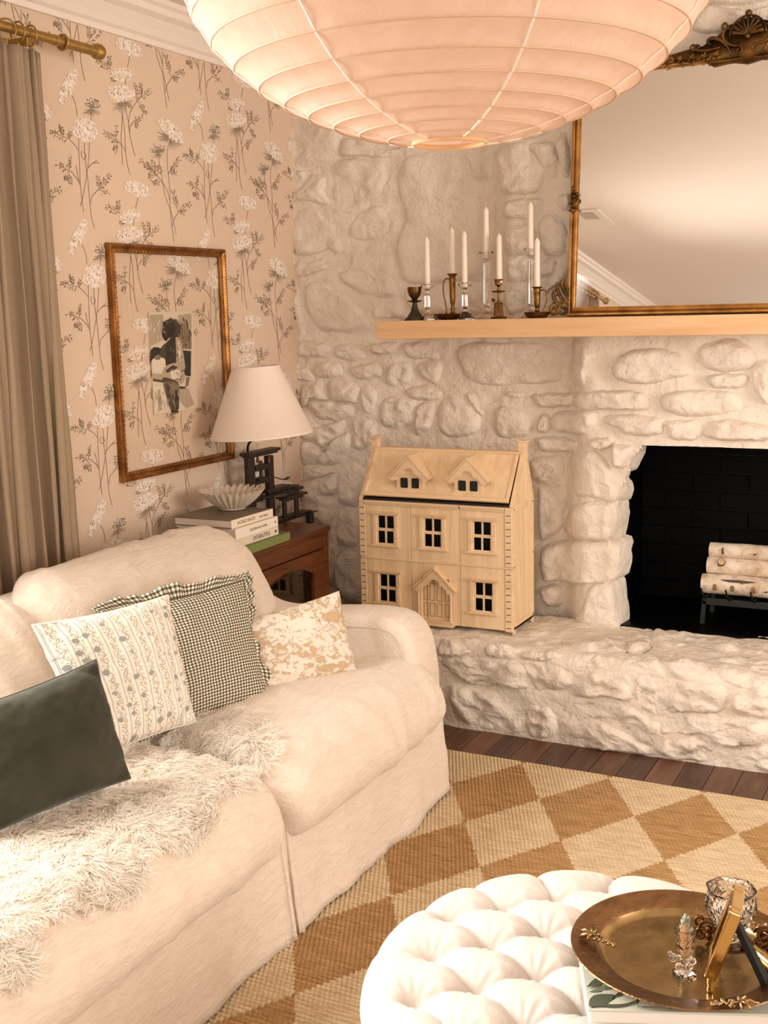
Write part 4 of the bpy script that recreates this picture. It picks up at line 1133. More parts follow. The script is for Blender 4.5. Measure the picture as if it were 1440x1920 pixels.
# ------------------------------------------------------------------ ottoman
OC = Vector((-.537, 1.804)); OR = .402; OZ = .43
ott = thing('ottoman', 'round ivory tufted ottoman in the foreground carrying the tray', 'ottoman', (OC.x, OC.y, 0))
O_ = Vector((-.708, 1.685)); la = Vector((.109, -.062)); lb = Vector((.029, -.137)); lab = la-lb
tuf = {}
for i in range(-8, 9):
    for j in range(-8, 9):
        p = O_+la*i+lb*j
        if (p-OC).length < .345: tuf[(i, j)] = p
seg = []
for (i, j), p in tuf.items():
    for (a, b2) in ((1, 0), (1, -1)):
        if (i+a, j+b2) in tuf: seg.append((p, tuf[(i+a, j+b2)]))
    for (a, b2) in ((1, 0), (1, -1), (-1, 0), (-1, 1)):
        if (i+a, j+b2) not in tuf:
            o_ = (p-OC).normalized(); dr = (la*a+lb*b2).normalized()
            if dr.dot(o_) > .25:
                dd_ = (dr*.35+o_).normalized(); seg.append((p, p+dd_*(.43-(p-OC).length)))
                break
T2 = np.array([[p.x, p.y] for p in tuf.values()]); SA = np.array([[a.x, a.y] for a, b2 in seg]); SB = np.array([[b2.x, b2.y] for a, b2 in seg])
NR, NA = 130, 420
rad = [OR*k/NR for k in range(NR+1)]
prof = []
for k in range(NR+1):
    t = k/NR; s = t*1.30
    prof.append(t)
V = []; 
def oprofile(s):
    # s: arc length from the centre -> (radius, z) ; rounded shoulder then the side
    flat_ = OR-.07
    if s < flat_: return s, OZ+.006*(1-(s/flat_)**2), 0
    a = (s-flat_)/.075
    if a < PI/2: return flat_+.075*math.sin(a)*.95, OZ-.075+.075*math.cos(a), a
    return flat_+.071+.0*(a), OZ-.075-(s-flat_-.075*PI/2), PI/2
ST = OR-.07+.075*PI/2+.30
ss_ = np.concatenate([np.linspace(.002, OR+.06, NR-18), np.linspace(OR+.065, ST, 19)])
rows = []
for s in ss_: rows.append(oprofile(s))
ang = np.arange(NA)*2*PI/NA
X = OC.x+np.outer([min(s, OR+.03) for s in ss_], np.cos(ang)); Y = OC.y+np.outer([min(s, OR+.03) for s in ss_], np.sin(ang))
Q = np.stack([X.ravel(), Y.ravel()], 1)
dt = np.sqrt(((Q[:, None]-T2[None])**2).sum(2)).min(1)
best = np.full(len(Q), 9.)
for a, b2 in zip(SA, SB):
    e = b2-a; L2 = (e*e).sum(); t = np.clip(((Q-a)@e)/L2, 0, 1); d = np.sqrt((((Q-a)-t[:, None]*e)**2).sum(1)); best = np.minimum(best, d)
h = .017*(1-np.exp(-best/.014))+.030*(1-np.exp(-(dt/.030)**1.2))-.045
# gathers radiating from every button
kk = ((Q[:, None]-T2[None])**2).sum(2).argmin(1); an = np.arctan2(Q[:, 1]-T2[kk, 1], Q[:, 0]-T2[kk, 0])
h += .0014*np.sin(an*11+kk)*np.exp(-((dt-.03)/.022)**2)
h = h.reshape(len(ss_), NA)
mb = MB()
for i, (r_, z_, a_) in enumerate(rows):
    fade = 1 if a_ < .01 else max(0, math.cos(a_))*.75+.25
    if a_ >= PI/2: fade = .25*max(0, 1-(OZ-.075-z_)/.1)
    for k in range(NA):
        hh = float(h[i, k])*fade; ca, sa = math.cos(ang[k]), math.sin(ang[k])
        rr2 = r_+hh*math.sin(a_)+(.003*fbm((ca*3, sa*3, z_*9)) if a_ > 1 else 0); zz = z_+hh*math.cos(a_)
        mb.v.append(Vector((OC.x+rr2*ca, OC.y+rr2*sa, zz)))
for i in range(len(rows)-1):
    for k in range(NA):
        k2 = (k+1) % NA; mb.f.append((i*NA+k, (i+1)*NA+k, (i+1)*NA+k2, i*NA+k2)); mb.mi.append(0)
mb.f.append(tuple(range(NA))); mb.mi.append(0)
top = mb.build('tufted_top', M['ottoman'], ott, smooth=True)
for p in tuf.values():
    MB().sphere((p.x, p.y, OZ-.046), .009, 10, 6, (1, 1, .5)).build('button', M['ottoman'], ott, smooth=True)
MB().lathe([(.02, .03), (OR-.03, .03), (OR-.005, .05), (OR-.003, .14), (.02, .14)], (OC.x, OC.y, 0), 64).build('base_band', M['ottoman'], ott, autosmooth=40)
for k in range(4):
    a = PI/4+k*PI/2; MB().lathe([(.018, .008), (.024, .04)], (OC.x+.3*math.cos(a), OC.y+.3*math.sin(a), 0), 16).build('foot', M['press'], ott, autosmooth=40)
# ------------------------------------------------------------------ paper lantern
LS = 1.52/1.7
LC = CAM+ray(843, 268)*1.52; LC.z = 0
a_, b_, zc_ = .383*LS, .262*LS, CAMZ+(2.045-1.55)*LS
lan = thing('paper_lantern', 'large round cream paper lantern hanging in front of the fireplace', 'lantern', (LC.x, LC.y, zc_-b_))
def lpt(th): return a_*math.sin(th), zc_-b_*math.cos(th)      # th from bottom
th0 = math.asin(.0465/a_)
# ribs placed so that their near points meet the photographed lines
tocam = Vector((CAM.x-LC.x, CAM.y-LC.y, 0)).normalized()
ths = [th0]
for yt in (244, 223, 199, 169, 133, 88, 30):
    best = min((abs(proj(LC+tocam*lpt(t)[0]+Vector((0, 0, lpt(t)[1])))[1]-yt), t) for t in [th0+.004*i for i in range(400)]); ths.append(best[1])
while ths[-1] < PI-th0-.22: ths.append(ths[-1]+min(.20, ths[-1]-ths[-2]+.01))
ths.append(PI-th0)
prof = []
for i in range(len(ths)-1):
    for k in range(6):
        t = ths[i]+(ths[i+1]-ths[i])*k/6; r, z = lpt(t); f = k/6
        s_ = .0035*math.sin(PI*f); prof.append((r-s_*math.sin(t), z+s_*math.cos(t)))
prof.append(lpt(ths[-1]))
mb = MB(); mb.grid(160, len(prof)-1, lambda u, v: Vector((LC.x, LC.y, prof[min(len(prof)-1, round(v*(len(prof)-1)))][1]))+Vector((math.cos(u*2*PI), math.sin(u*2*PI), 0))*(prof[min(len(prof)-1, round(v*(len(prof)-1)))][0]*(1+.004*fbm((math.cos(u*2*PI)*4, math.sin(u*2*PI)*4, v*9)))), wrapu=True)
mb.build('paper_shade', M['ricepaper'], lan, smooth=True)
for t in ths[1:-1]:
    r, z = lpt(t); torus(MB(), (LC.x, LC.y, z), r-.0005, .0013, 'z', 120, 6).build('rib', M['rib'], lan, smooth=True)
for k in range(7):
    a = math.radians(k*360/7+19.5)+math.atan2(tocam.y, tocam.x); pts = []
    for i in range(60):
        t = ths[0]+(ths[-1]-ths[0])*i/59; r, z = lpt(t); r += .0004
        # pull in between the ribs
        j = max(jj for jj in range(len(ths)-1) if ths[jj] <= t+1e-9); f = (t-ths[j])/(ths[j+1]-ths[j]); r -= .003*math.sin(PI*f)*math.sin(t)
        pts.append((LC.x+r*math.cos(a), LC.y+r*math.sin(a), z))
    MB().tube(pts, .0011, 6, flat=1.6).build('seam', M['seam'], lan, smooth=True)
r, z = lpt(th0); torus(MB(), (LC.x, LC.y, z), r, .0035, 'z', 48, 8).build('bottom_ring', M['match'], lan, smooth=True)
r, z = lpt(PI-th0); torus(MB(), (LC.x, LC.y, z), r, .0025, 'z', 48, 8).build('top_ring', M['match'], lan, smooth=True)
MB().tube([(LC.x-.052, LC.y, z), (LC.x+.052, LC.y, z)], .0015, 6).build('hanger_wire', M['iron'], lan)
MB().tube([(LC.x, LC.y, z-.12), (LC.x, LC.y, ZC-.01)], .003, 8).build('cord', M['trim'], lan)
MB().lathe([(.05, -.02), (.055, 0)], (LC.x, LC.y, ZC), 24).build('ceiling_rose', M['trim'], lan)
MB().lathe([(.015, -.0), (.018, .04)], (LC.x, LC.y, z-.14), 16).build('lamp_holder', M['trim'], lan)

# ------------------------------------------------------------------ oak mantel
MY0, MY1, MZ0, MZ1 = 4.08, 4.36, 1.437, 1.505
mant = tag(MB().box2((at_y(705, 620, MY0).x, MY0, MZ0), (1.1, 4.40, MZ1)).build('mantel_shelf', M['mantel'], None, bevel=.003), 'pale oak mantel beam projecting from the stone wall', 'mantel')

# ------------------------------------------------------------------ gilt mirror leaning on the wall
MT = R_(5.1); MCX = -.75; HW, HH = .597, .865
mir = thing('mirror', 'large ornate gilt framed mirror leaning on the mantel', 'mirror', (MCX, 4.145, MZ1+.004), (-MT, 0, 0))
def ring_frame(w, h, prof, cx=0, z0=0):
    """mitred rectangular moulding; prof = list of (inset, depth towards -Y)"""
    mb = MB(); P = []
    for ins, d in prof:
        P += [(cx-w+ins, -d, z0+ins), (cx+w-ins, -d, z0+ins), (cx+w-ins, -d, z0+h-ins), (cx-w+ins, -d, z0+h-ins)]
    F = []
    for i in range(len(prof)-1):
        for k in range(4):
            k2 = (k+1) % 4; F.append((i*4+k, i*4+k2, (i+1)*4+k2, (i+1)*4+k))
    return mb.add(P, F)
pf = [(0, -.018), (0, .006), (.003, .011), (.007, .012), (.011, .010), (.012, .006), (.015, .010), (.020, .012), (.025, .010), (.027, .004), (.031, .003), (.031, -.002)]
ring_frame(HW, HH, pf).build('frame', M['gilt'], mir, local=True, autosmooth=35)
MB().add([(-HW+.025, -.001, .025), (HW-.025, -.001, .025), (HW-.025, -.001, HH-.025), (-HW+.025, -.001, HH-.025)], [(0, 1, 2, 3)]).build('mirror_glass', M['mirror'], mir, local=True, recalc=False)
MB().box2((-HW+.004, .006, .004), (HW-.004, .018, HH-.004)).build('backing', M['press'], mir, local=True)
def spiral(c, r0, r1, a0, a1, n=26, y=-.018, dy=0):
    return [Vector((c[0]+(r0+(r1-r0)*i/n)*math.cos(a0+(a1-a0)*i/n), y+dy*i/n, c[1]+(r0+(r1-r0)*i/n)*math.sin(a0+(a1-a0)*i/n))) for i in range(n+1)]
def bez(p, n=20, y=-.016):
    p = [Vector(q) for q in p]; out = []
    for i in range(n+1):
        t = i/n; q = p[:]
        while len(q) > 1: q = [q[k].lerp(q[k+1], t) for k in range(len(q)-1)]
        out.append(Vector((q[0].x, y, q[0].y)))
    return out
def tap(n, r, e=.35): return [r*(e+(1-e)*math.sin(PI*min(1, (i+.6)/(n+1)))) for i in range(n+1)]
def leafrelief(mb, c, L, w, ang, y=-.016, n=5):
    for k in range(n):
        f = (k/(n-1)-.5) if n > 1 else 0; a = ang+f*.9; l = L*(1-abs(f)*.6)
        mb.tube([(c[0]+math.cos(a+f*.5*t)*l*t, y-.008*math.sin(PI*t), c[1]+math.sin(a+f*.5*t)*l*t) for t in [i/8 for i in range(9)]], [w*(.3+math.sin(PI*min(1, i/8+.12))) for i in range(9)], 6)
# lower corner scrolls (acanthus sweeping up and out)
for sx in (-1, 1):
    mb = MB(); X = sx*(HW-.008)
    cv = lambda pts: [(X+sx*p[0], p[1]) for p in pts]
    mb.tube(bez(cv([(.0, .055), (.012, .085), (.035, .10), (.036, .135), (.012, .128)])), tap(20, .008), 8)
    mb.tube(bez(cv([(.0, .035), (.03, .07), (.05, .085), (.05, .115), (.03, .118)])), tap(20, .007), 8)
    mb.tube(bez(cv([(.005, .02), (.05, .04), (.072, .07), (.06, .10), (.04, .096)])), tap(20, .0075), 8)
    mb.tube(bez(cv([(.055, .05), (.075, .03), (.068, .002), (.045, .006)])), tap(20, .007), 8)
    mb.tube(spiral((X+sx*.050, .018), .016, .004, 0 if sx > 0 else PI, sx*7.0), tap(26, .0055, .5), 8)
    mb.tube(spiral((X+sx*.018, .022), .022, .004, PI*.5, PI*.5-sx*7.5), tap(26, .006, .5), 8)
    mb.tube(bez(cv([(.01, .05), (.03, .055), (.045, .045), (.04, .03)])), tap(20, .006), 8)
    mb.tube(bez(cv([(.0, .075), (.008, .10), (.02, .118), (.024, .128)])), tap(20, .005), 8)
    for k in range(4): mb.sphere((X+sx*(.02+.012*k), -.02, .058+.008*k), .0045, 8, 5)
    mb.build('corner_scroll', M['giltdark'], mir, local=True, smooth=True)
    # side clasp half way up
    mb = MB(); z0 = .395
    mb.tube(spiral((X+sx*(-.006), z0+.032), .013, .003, 0, 7), .0036, 6); mb.tube(spiral((X+sx*(-.002), z0-.002), .012, .003, PI, PI-7), .0036, 6)
    mb.tube(spiral((X-sx*.014, z0+.012), .009, .003, 1, -5), .003, 6)
    leafrelief(mb, (X-sx*.006, z0+.046), .022, .0028, PI/2); leafrelief(mb, (X-sx*.006, z0-.015), .02, .0028, -PI/2)
    mb.box((X-sx*.008, -.013, z0-.022), (.036, .012, .006)); mb.box((X-sx*.008, -.010, z0+.012), (.024, .012, .06))
    mb.build('side_clasp', M['giltdark'], mir, local=True, smooth=True)
    # upper corners
    mb = MB(); mb.tube(spiral((X, HH-.01), .03, .004, -PI/2, -PI/2+sx*7), tap(26, .008, .5), 8)
    leafrelief(mb, (X-sx*.01, HH-.01), .09, .006, PI if sx > 0 else 0); leafrelief(mb, (X, HH-.02), .08, .006, -PI/2)
    mb.build('corner_leaf', M['giltdark'], mir, local=True, smooth=True)
# crest : shell between scrolling acanthus
mb = MB(); ZT2 = HH-.015
outline = [(-.30, 0), (-.27, .022), (-.20, .035), (-.15, .04), (-.10, .07), (-.06, .10), (0, .118), (.06, .10), (.10, .07), (.15, .04), (.20, .035), (.27, .022), (.30, 0), (.14, -.010), (.11, -.028), (.05, -.020), (0, -.030), (-.05, -.020), (-.11, -.028), (-.14, -.010)]
mb.prism(outline, lambda a, b2, t: Vector((a, t, ZT2+b2)), -.012, -.002)
for k in range(9):
    a = PI*(.06+.88*k/8); L = .050 if abs(k-4) > 2 else .056
    mb.tube([(math.cos(a)*L*t, -.016-.010*math.sin(PI*t*.8), ZT2+.060+math.sin(a)*L*t) for t in [i/7 for i in range(8)]], [.0028+.0055*i/7 for i in range(8)], 7)
mb.tube([(math.cos(PI*(.0+k/20))*.058, -.018, ZT2+.062+math.sin(PI*k/20)*.060) for k in range(21)], .0035, 6)
mb.sphere((0, -.018, ZT2+.128), .012, 10, 6); mb.sphere((0, -.02, ZT2+.055), .010, 10, 6)
for sx in (-1, 1):
    c2 = lambda pts: [(sx*p[0], ZT2+p[1]) for p in pts]
    mb.tube(bez(c2([(.02, .03), (.05, .02), (.10, .045), (.09, .10), (.055, .085)])), tap(20, .0065), 8)
    mb.tube(bez(c2([(.055, .0), (.06, .05), (.12, .085), (.15, .055), (.12, .042)])), tap(20, .007), 8)
    mb.tube(bez(c2([(.09, .03), (.16, .015), (.19, .03), (.175, .058), (.155, .04)])), tap(20, .006), 8)
    mb.tube(spiral((sx*.075, ZT2+.098), .013, .003, 0, sx*7), .0045, 6); mb.tube(spiral((sx*.178, ZT2+.040), .013, .003, 0, sx*7), .0042, 6)
    mb.tube(spiral((sx*.028, ZT2+.012), .014, .003, PI/2, PI/2+sx*7), .004, 6)
    for k in range(5): leafrelief(mb, (sx*(.105+.04*k), ZT2+.0), .030-.002*k, .0034, PI/2+sx*.5, n=3)
    for k in range(4): mb.tube(spiral((sx*(.115+.035*k), ZT2-.002), .011, .003, 0, sx*5), .003, 6)
    leafrelief(mb, (sx*.24, ZT2+.004), .055, .005, 0.1 if sx > 0 else PI-.1)
    mb.tube(bez(c2([(.02, -.012), (.05, -.02), (.09, -.012), (.13, -.018)])), tap(20, .005), 8)
mb.build('crest', M['giltdark'], mir, local=True, smooth=True)

# ------------------------------------------------------------------ candle holders on the mantel
def on_mantel(px, py=590): return at_z(px, py, MZ1)
DM = 1/490.0            # metres per picture pixel at the mantel
def lobj(name, label, cat, px, Y, group=None, rot=0):
    P = at_y(px, 590, Y); return thing(name, label, cat, (P.x, Y, MZ1), (0, 0, rot), group)
def candle(px, Y, z, h, label, first=[None]):
    P = at_y(px, 500, Y); t = thing('candle', label, 'candle', (P.x, Y, z), group='ivory taper candles on the mantel')
    if first[0] is None:
        MB().lathe([(.0105, 0), (.0112, .01), (.0106, .5), (.0100, .93), (.006, .97), (.0018, 1.0)], n=20).build('wax', M['candle'], t, local=True, autosmooth=50)
        MB().tube([(0, 0, .995), (.0005, 0, 1.03)], .0008, 6).build('wick', M['wick'], t, local=True)
        first[0] = t
    else:
        for ch in first[0].children:
            c = ch.copy(); col.objects.link(c); c.parent = t
    for ch in t.children: ch.scale = (1, 1, h)
    return t
# 1 dark brass goblet
t = lobj('goblet_holder', 'dark green brass goblet shaped candle holder, empty, leftmost on the mantel', 'candle holder', 778, 4.125)
MB().lathe([(.042, 0), (.042, .003), (.030, .014), (.016, .034), (.010, .055), (.0085, .068)], n=28).build('base', M['verdigris'], t, local=True, autosmooth=50)
MB().lathe([(.006, .066), (.028, .072), (.030, .0735), (.028, .075), (.006, .077)], n=28).build('drip_ring', M['verdigris'], t, local=True, autosmooth=50)
MB().lathe([(.007, .072), (.012, .082), (.022, .094), (.0265, .110), (.0265, .126), (.0245, .126), (.0235, .112), (.010, .095), (.001, .093)], n=28, close=False).build('cup', M['brassdark'], t, local=True, autosmooth=50)
# crystal short holders
def crystal_short(px, Y, label):
    t = lobj('crystal_holder', label, 'candle holder', px, Y, 'short crystal candle holders on the mantel')
    M8 = Matrix.Rotation(PI/8, 3, 'Z')
    MB().lathe([(.036, 0), (.036, .004), (.026, .012), (.017, .024), (.010, .029)], n=8, M=M8).build('foot', M['crystal'], t, local=True)
    MB().sphere((0, 0, .036), .011, 12, 8).build('lower_knop', M['crystal'], t, local=True, smooth=True)
    MB().lathe([(.008, .044), (.011, .050), (.010, .090), (.009, .098)], n=8, M=M8).build('stem', M['crystal'], t, local=True)
    MB().sphere((0, 0, .105), .0115, 12, 8).build('upper_knop', M['crystal'], t, local=True, smooth=True)
    MB().lathe([(.010, .114), (.018, .117), (.024, .126), (.025, .134), (.020, .136), (.0125, .133), (.0115, .120), (.001, .119)], n=16, close=False).build('cup', M['crystal'], t, local=True, autosmooth=40)
    return t
c = crystal_short(802, 4.13, 'short clear crystal candle holder next to the dark green goblet')
candle(801, 4.13, MZ1+.120, .19, 'leftmost ivory taper candle, in the short crystal holder by the goblet')
c = crystal_short(872, 4.13, 'short clear crystal candle holder in front of the larger brass chamberstick dish')
candle(871, 4.13, MZ1+.120, .205, 'ivory taper candle in the short crystal holder right of the tall handled brass stick')
# crystal tall flutes
def crystal_tall(px, Y, h, label):
    t = lobj('crystal_flute_holder', label, 'candle holder', px, Y, 'tall crystal flute candle holders on the mantel')
    MB().lathe([(.036, 0), (.037, .003), (.020, .010), (.010, .020), (.008, .03)], n=32).build('foot', M['crystal'], t, local=True, autosmooth=50)
    MB().sphere((0, 0, .038), .013, 12, 8).build('knop', M['crystal'], t, local=True, smooth=True)
    MB().lathe([(.010, .045), (.014, .055), (.0125, h-.04), (.010, h-.032)], n=6).build('stem', M['crystal'], t, local=True)
    MB().lathe([(.008, h-.034), (.014, h-.022), (.026, h-.006), (.027, h), (.023, h), (.013, h-.014), (.0115, h-.022), (.001, h-.023)], n=20, close=False).build('cup', M['crystal'], t, local=True, autosmooth=40)
crystal_tall(913, 4.15, .245, 'tall clear crystal flute candle holder left of the small brass bell holder')
candle(912, 4.15, MZ1+.222, .185, 'ivory taper candle in the tall crystal flute at the middle of the row')
crystal_tall(996, 4.17, .25, 'tall clear crystal flute candle holder behind the short brass chamberstick')
candle(995, 4.17, MZ1+.227, .19, 'tallest standing ivory taper candle, behind the right chamberstick')
# brass chambersticks
def chamber(px, Y, label, R0, hs, side, dz=0):
    t = lobj('chamberstick', label, 'candle holder', px, Y, 'brass chambersticks with looped handles')
    MB().lathe([(.001, .003), (R0*.5, .003), (R0*.72, .006), (R0*.9, .016), (R0, .022), (R0*1.02, .022), (R0*.93, .012), (R0*.72, .001), (R0*.5, 0), (.001, 0)], n=36, close=False).build('dish', M['brassdark'], t, local=True, autosmooth=50)
    k = hs/.17
    pr = [(.016, .003), (.010, .010), (.007, .018), (.010, .024), (.0065, .032), (.009, .040), (.006, .048), (.0075, .058), (.010, .064), (.0105, .08), (.0118, .090), (.0108, .094), (.0118, .135), (.0128, .138), (.0118, .142), (.0122, .160), (.0200, .168), (.0205, .170), (.0115, .170), (.0105, .150), (.001, .149)]
    MB().lathe([(r, z*k) for r, z in pr], n=24, close=False).build('stem', M['brass'], t, local=True, autosmooth=45)
    pts = bez([(side*.012, hs*.88), (side*.045, hs*1.0), (side*.052, hs*.55), (side*.018, hs*.35), (side*.028, .02)], 26, 0)
    MB().tube(pts, .0028, 8).build('handle', M['brass'], t, local=True, smooth=True)
chamber(849, 4.17, 'tall brass chamberstick with looped handle and wide dish', .072, .172, -1)
candle(848, 4.17, MZ1+.152, .19, 'ivory taper candle in the tall brass chamberstick')
chamber(1007, 4.12, 'short brass chamberstick with handle, nearest the mirror', .047, .112, 1)
candle(1007, 4.12, MZ1+.100, .185, 'rightmost ivory taper candle, in the short brass chamberstick')
# small brass house shaped bell holder
t = lobj('bell_holder', 'small brass candle holder with a box shaped body and drip pan', 'candle holder', 935, 4.125)
MB().lathe([(.030, 0), (.031, .004), (.026, .008), (.024, .008)], n=24).build('base', M['brassdark'], t, local=True, autosmooth=50)
mb = MB(); mb.box((0, 0, .032), (.034, .034, .046), Matrix.Rotation(.5, 3, 'Z'), .86); mb.prism([(-.018, .055), (.018, .055), (0, .067)], lambda a, b2, y: Vector((a*math.cos(.5)-y*math.sin(.5), a*math.sin(.5)+y*math.cos(.5), b2)), -.016, .016)
mb.build('body', M['brassdark'], t, local=True, bevel=.0015)
MB().tube(bez([(-.018, .062), (-.030, .070), (-.026, .080), (-.014, .066)], 12, 0), .003, 8).build('ear_knob', M['brassdark'], t, local=True, smooth=True)
MB().lathe([(.007, .06), (.004, .070), (.004, .094), (.024, .098), (.026, .101), (.024, .102), (.006, .103), (.004, .112), (.005, .118), (.013, .124), (.0138, .138), (.0165, .142), (.017, .144), (.011, .144), (.0105, .130), (.001, .129)], n=24, close=False).build('cup_and_pan', M['brass'], t, local=True, autosmooth=45)
candle(936, 4.125, MZ1+.130, .178, 'ivory taper candle in the small brass box shaped holder')

# ------------------------------------------------------------------ dollhouse
DY = 4.0; DD = .235
DL = at_y(675, 1000, DY).x; DR = at_y(961, 1100, DY).x
dz7 = lambda p: (640+p[0]/3.4286, 800+p[1]/3.4286)
dh = lambda x, y: at_y(*dz7((x, y)), DY)
house = thing('dollhouse', 'pale wooden three storey dollhouse standing on the hearth', 'dollhouse', ((DL+DR)/2, DY+DD/2, HT))
ZB0, ZB1 = .350, .822; ZMID = .590
Dm, Dm2 = M['doll'], M['doll2']
def dbox(nm, x0, x1, y0, y1, z0, z1, mat=Dm, par=house, bv=.0012):
    return MB().box2((x0, y0, z0), (x1, y1, z1)).build(nm, mat, par, bevel=bv, bseg=1)
T = .010
# carcass
dbox('floor_board', DL, DR, DY+.012, DY+DD, ZB0, ZB0+T); dbox('middle_floor', DL+T, DR-T, DY+.012, DY+DD, ZMID-.005, ZMID+.005)
dbox('attic_floor', DL+T, DR-T, DY+.012, DY+DD, ZB1-T, ZB1-.001); dbox('back_panel', DL+T, DR-T, DY+DD-.008, DY+DD, ZB0+T, ZB1-T)
for sx, x in ((-1, DL), (1, DR)):
    xa, xb = (x, x+T) if sx < 0 else (x-T, x)
    sp = dbox('side_panel', xa+(.0055 if sx < 0 else 0), xb-(.0055 if sx > 0 else 0), DY+.014, DY+DD, ZB0, ZB1, Dm2)
    for (y0, y1, z0, z1) in ((DY+.012, DY+.034, ZB0-.018, ZB1), (DY+DD-.022, DY+DD+.001, ZB0-.018, ZB1), (DY+.034, DY+DD-.022, ZB0, ZB0+.026), (DY+.034, DY+DD-.022, ZB1-.026, ZB1)):
        MB().box2((xb-.007 if sx > 0 else xa, y0, z0), (xb if sx > 0 else xa+.007, y1, z1)).build('rail', Dm, sp, bevel=.001, bseg=1)
    for (y, z) in ((DY+.022, ZB0+.012), (DY+.022, ZMID), (DY+.022, ZB1-.014), (DY+DD-.01, ZB0+.015), (DY+DD-.01, ZMID+.02), (DY+DD-.01, ZB1-.012)):
        MB().lathe([(.0028, 0), (.0028, .0012)], (x+(.0001 if sx > 0 else -.0013), y, z), 10, M=Matrix.Rotation(PI/2, 3, 'Y')).build('screw_hole', M['groove'], sp)
    # gable
    gy0, gym = DY+.004, DY+DD*.60
    gx0, gx1 = (x-.001, x+.012) if sx < 0 else (x-.012, x+.001)
    gab = MB().prism([(gy0, ZB1), (gym-.018, ZB1+.185), (gym+.018, ZB1+.185), (DY+DD, ZB1)], lambda a, b2, t: Vector((t, a, b2)), gx0+.003, gx1-.003).build('gable', Dm2, house)
    xo_ = gx1-.0032 if sx > 0 else gx0-.001
    # raised verge along the front slope and wavy barge board behind
    v0 = Vector((0, gy0-.004, ZB1-.002)); v1 = Vector((0, gym-.016, ZB1+.188)); dv = (v1-v0).normalized(); nv = Vector((0, dv.z, -dv.y))
    P = [v0, v1, v1+nv*.020, v0+nv*.020]
    MB().prism([(p.y, p.z) for p in P], lambda a, b2, t: Vector((t, a, b2)), gx0, gx1+.001).build('verge', Dm, gab, bevel=.001, bseg=1)
    w0 = Vector((gym+.018, ZB1+.18)); w1 = Vector((DY+DD-.002, ZB1+.004)); pl_ = []
    for i in range(25):
        q = w0.lerp(w1, i/24); pl_.append((q.x-.010-.005*abs(math.sin(i*PI/4)), q.y-.004))
    pl_ += [(w1.x, w1.y), (w0.x, w0.y)]
    MB().prism(pl_, lambda a, b2, t: Vector((t, a, b2)), gx0+.001, gx1).build('barge_board', Dm, gab)
    # chimney
    cx = x+(.008 if sx < 0 else -.008); cy = gym
    ch = dbox('chimney', cx-.014, cx+.014, cy-.016, cy+.016, ZB1+.165, ZB1+.225)
    MB().box2((cx-.018, cy-.020, ZB1+.225), (cx+.018, cy+.020, ZB1+.232)).build('chimney_cap', Dm, ch, bevel=.002)
# roof slope
r0 = Vector((0, DY+.006, ZB1+.012)); r1 = Vector((0, gym-.014, ZB1+.184)); dv = (r1-r0).normalized(); nv = Vector((0, -dv.z, dv.y))
def roofp(X, s, h): return Vector((X, 0, 0))+r0+dv*s+nv*h
RL = (r1-r0).length; xa, xb = DL+.016, DR-.016
def rbox(nm, x0, x1, s0, s1, h0, h1, mat, par):
    mb = MB(); P = [roofp(x, s, h) for h in (h0, h1) for (x, s) in ((x0, s0), (x1, s0), (x1, s1), (x0, s1))]
    return mb.add(P, [(3, 2, 1, 0), (4, 5, 6, 7), (0, 1, 5, 4), (1, 2, 6, 5), (2, 3, 7, 6), (3, 0, 4, 7)]).build(nm, mat, par, bevel=.001, bseg=1)
roof = rbox('roof_panel', xa, xb, 0, RL, 0, .006, Dm2, house)
rbox('roof_edge', xa, xb, -.002, .014, .004, .014, Dm, roof); rbox('roof_edge', xa, xb, RL-.010, RL, .004, .010, Dm, roof)
rbox('roof_edge', xa, xa+.012, .014, RL-.01, .004, .010, Dm, roof); rbox('roof_edge', xb-.012, xb, .014, RL-.01, .004, .010, Dm, roof)
dbox('ridge_board', DL+.01, DR-.01, gym-.014, gym+.014, ZB1+.183, ZB1+.190)
MB().prism([(gym+.0, ZB1+.184), (DY+DD, ZB1+.0), (DY+DD-.008, ZB1), (gym-.006, ZB1+.178)], lambda a, b2, t: Vector((t, a, b2)), DL+.012, DR-.012).build('rear_roof', Dm2, house)
dbox('eave_shade_strip', DL+.014, DR-.014, DY+.006, DY+.03, ZB1-.003, ZB1+.006, M['dark'])  # dark strip puts the shade under the eave into colour
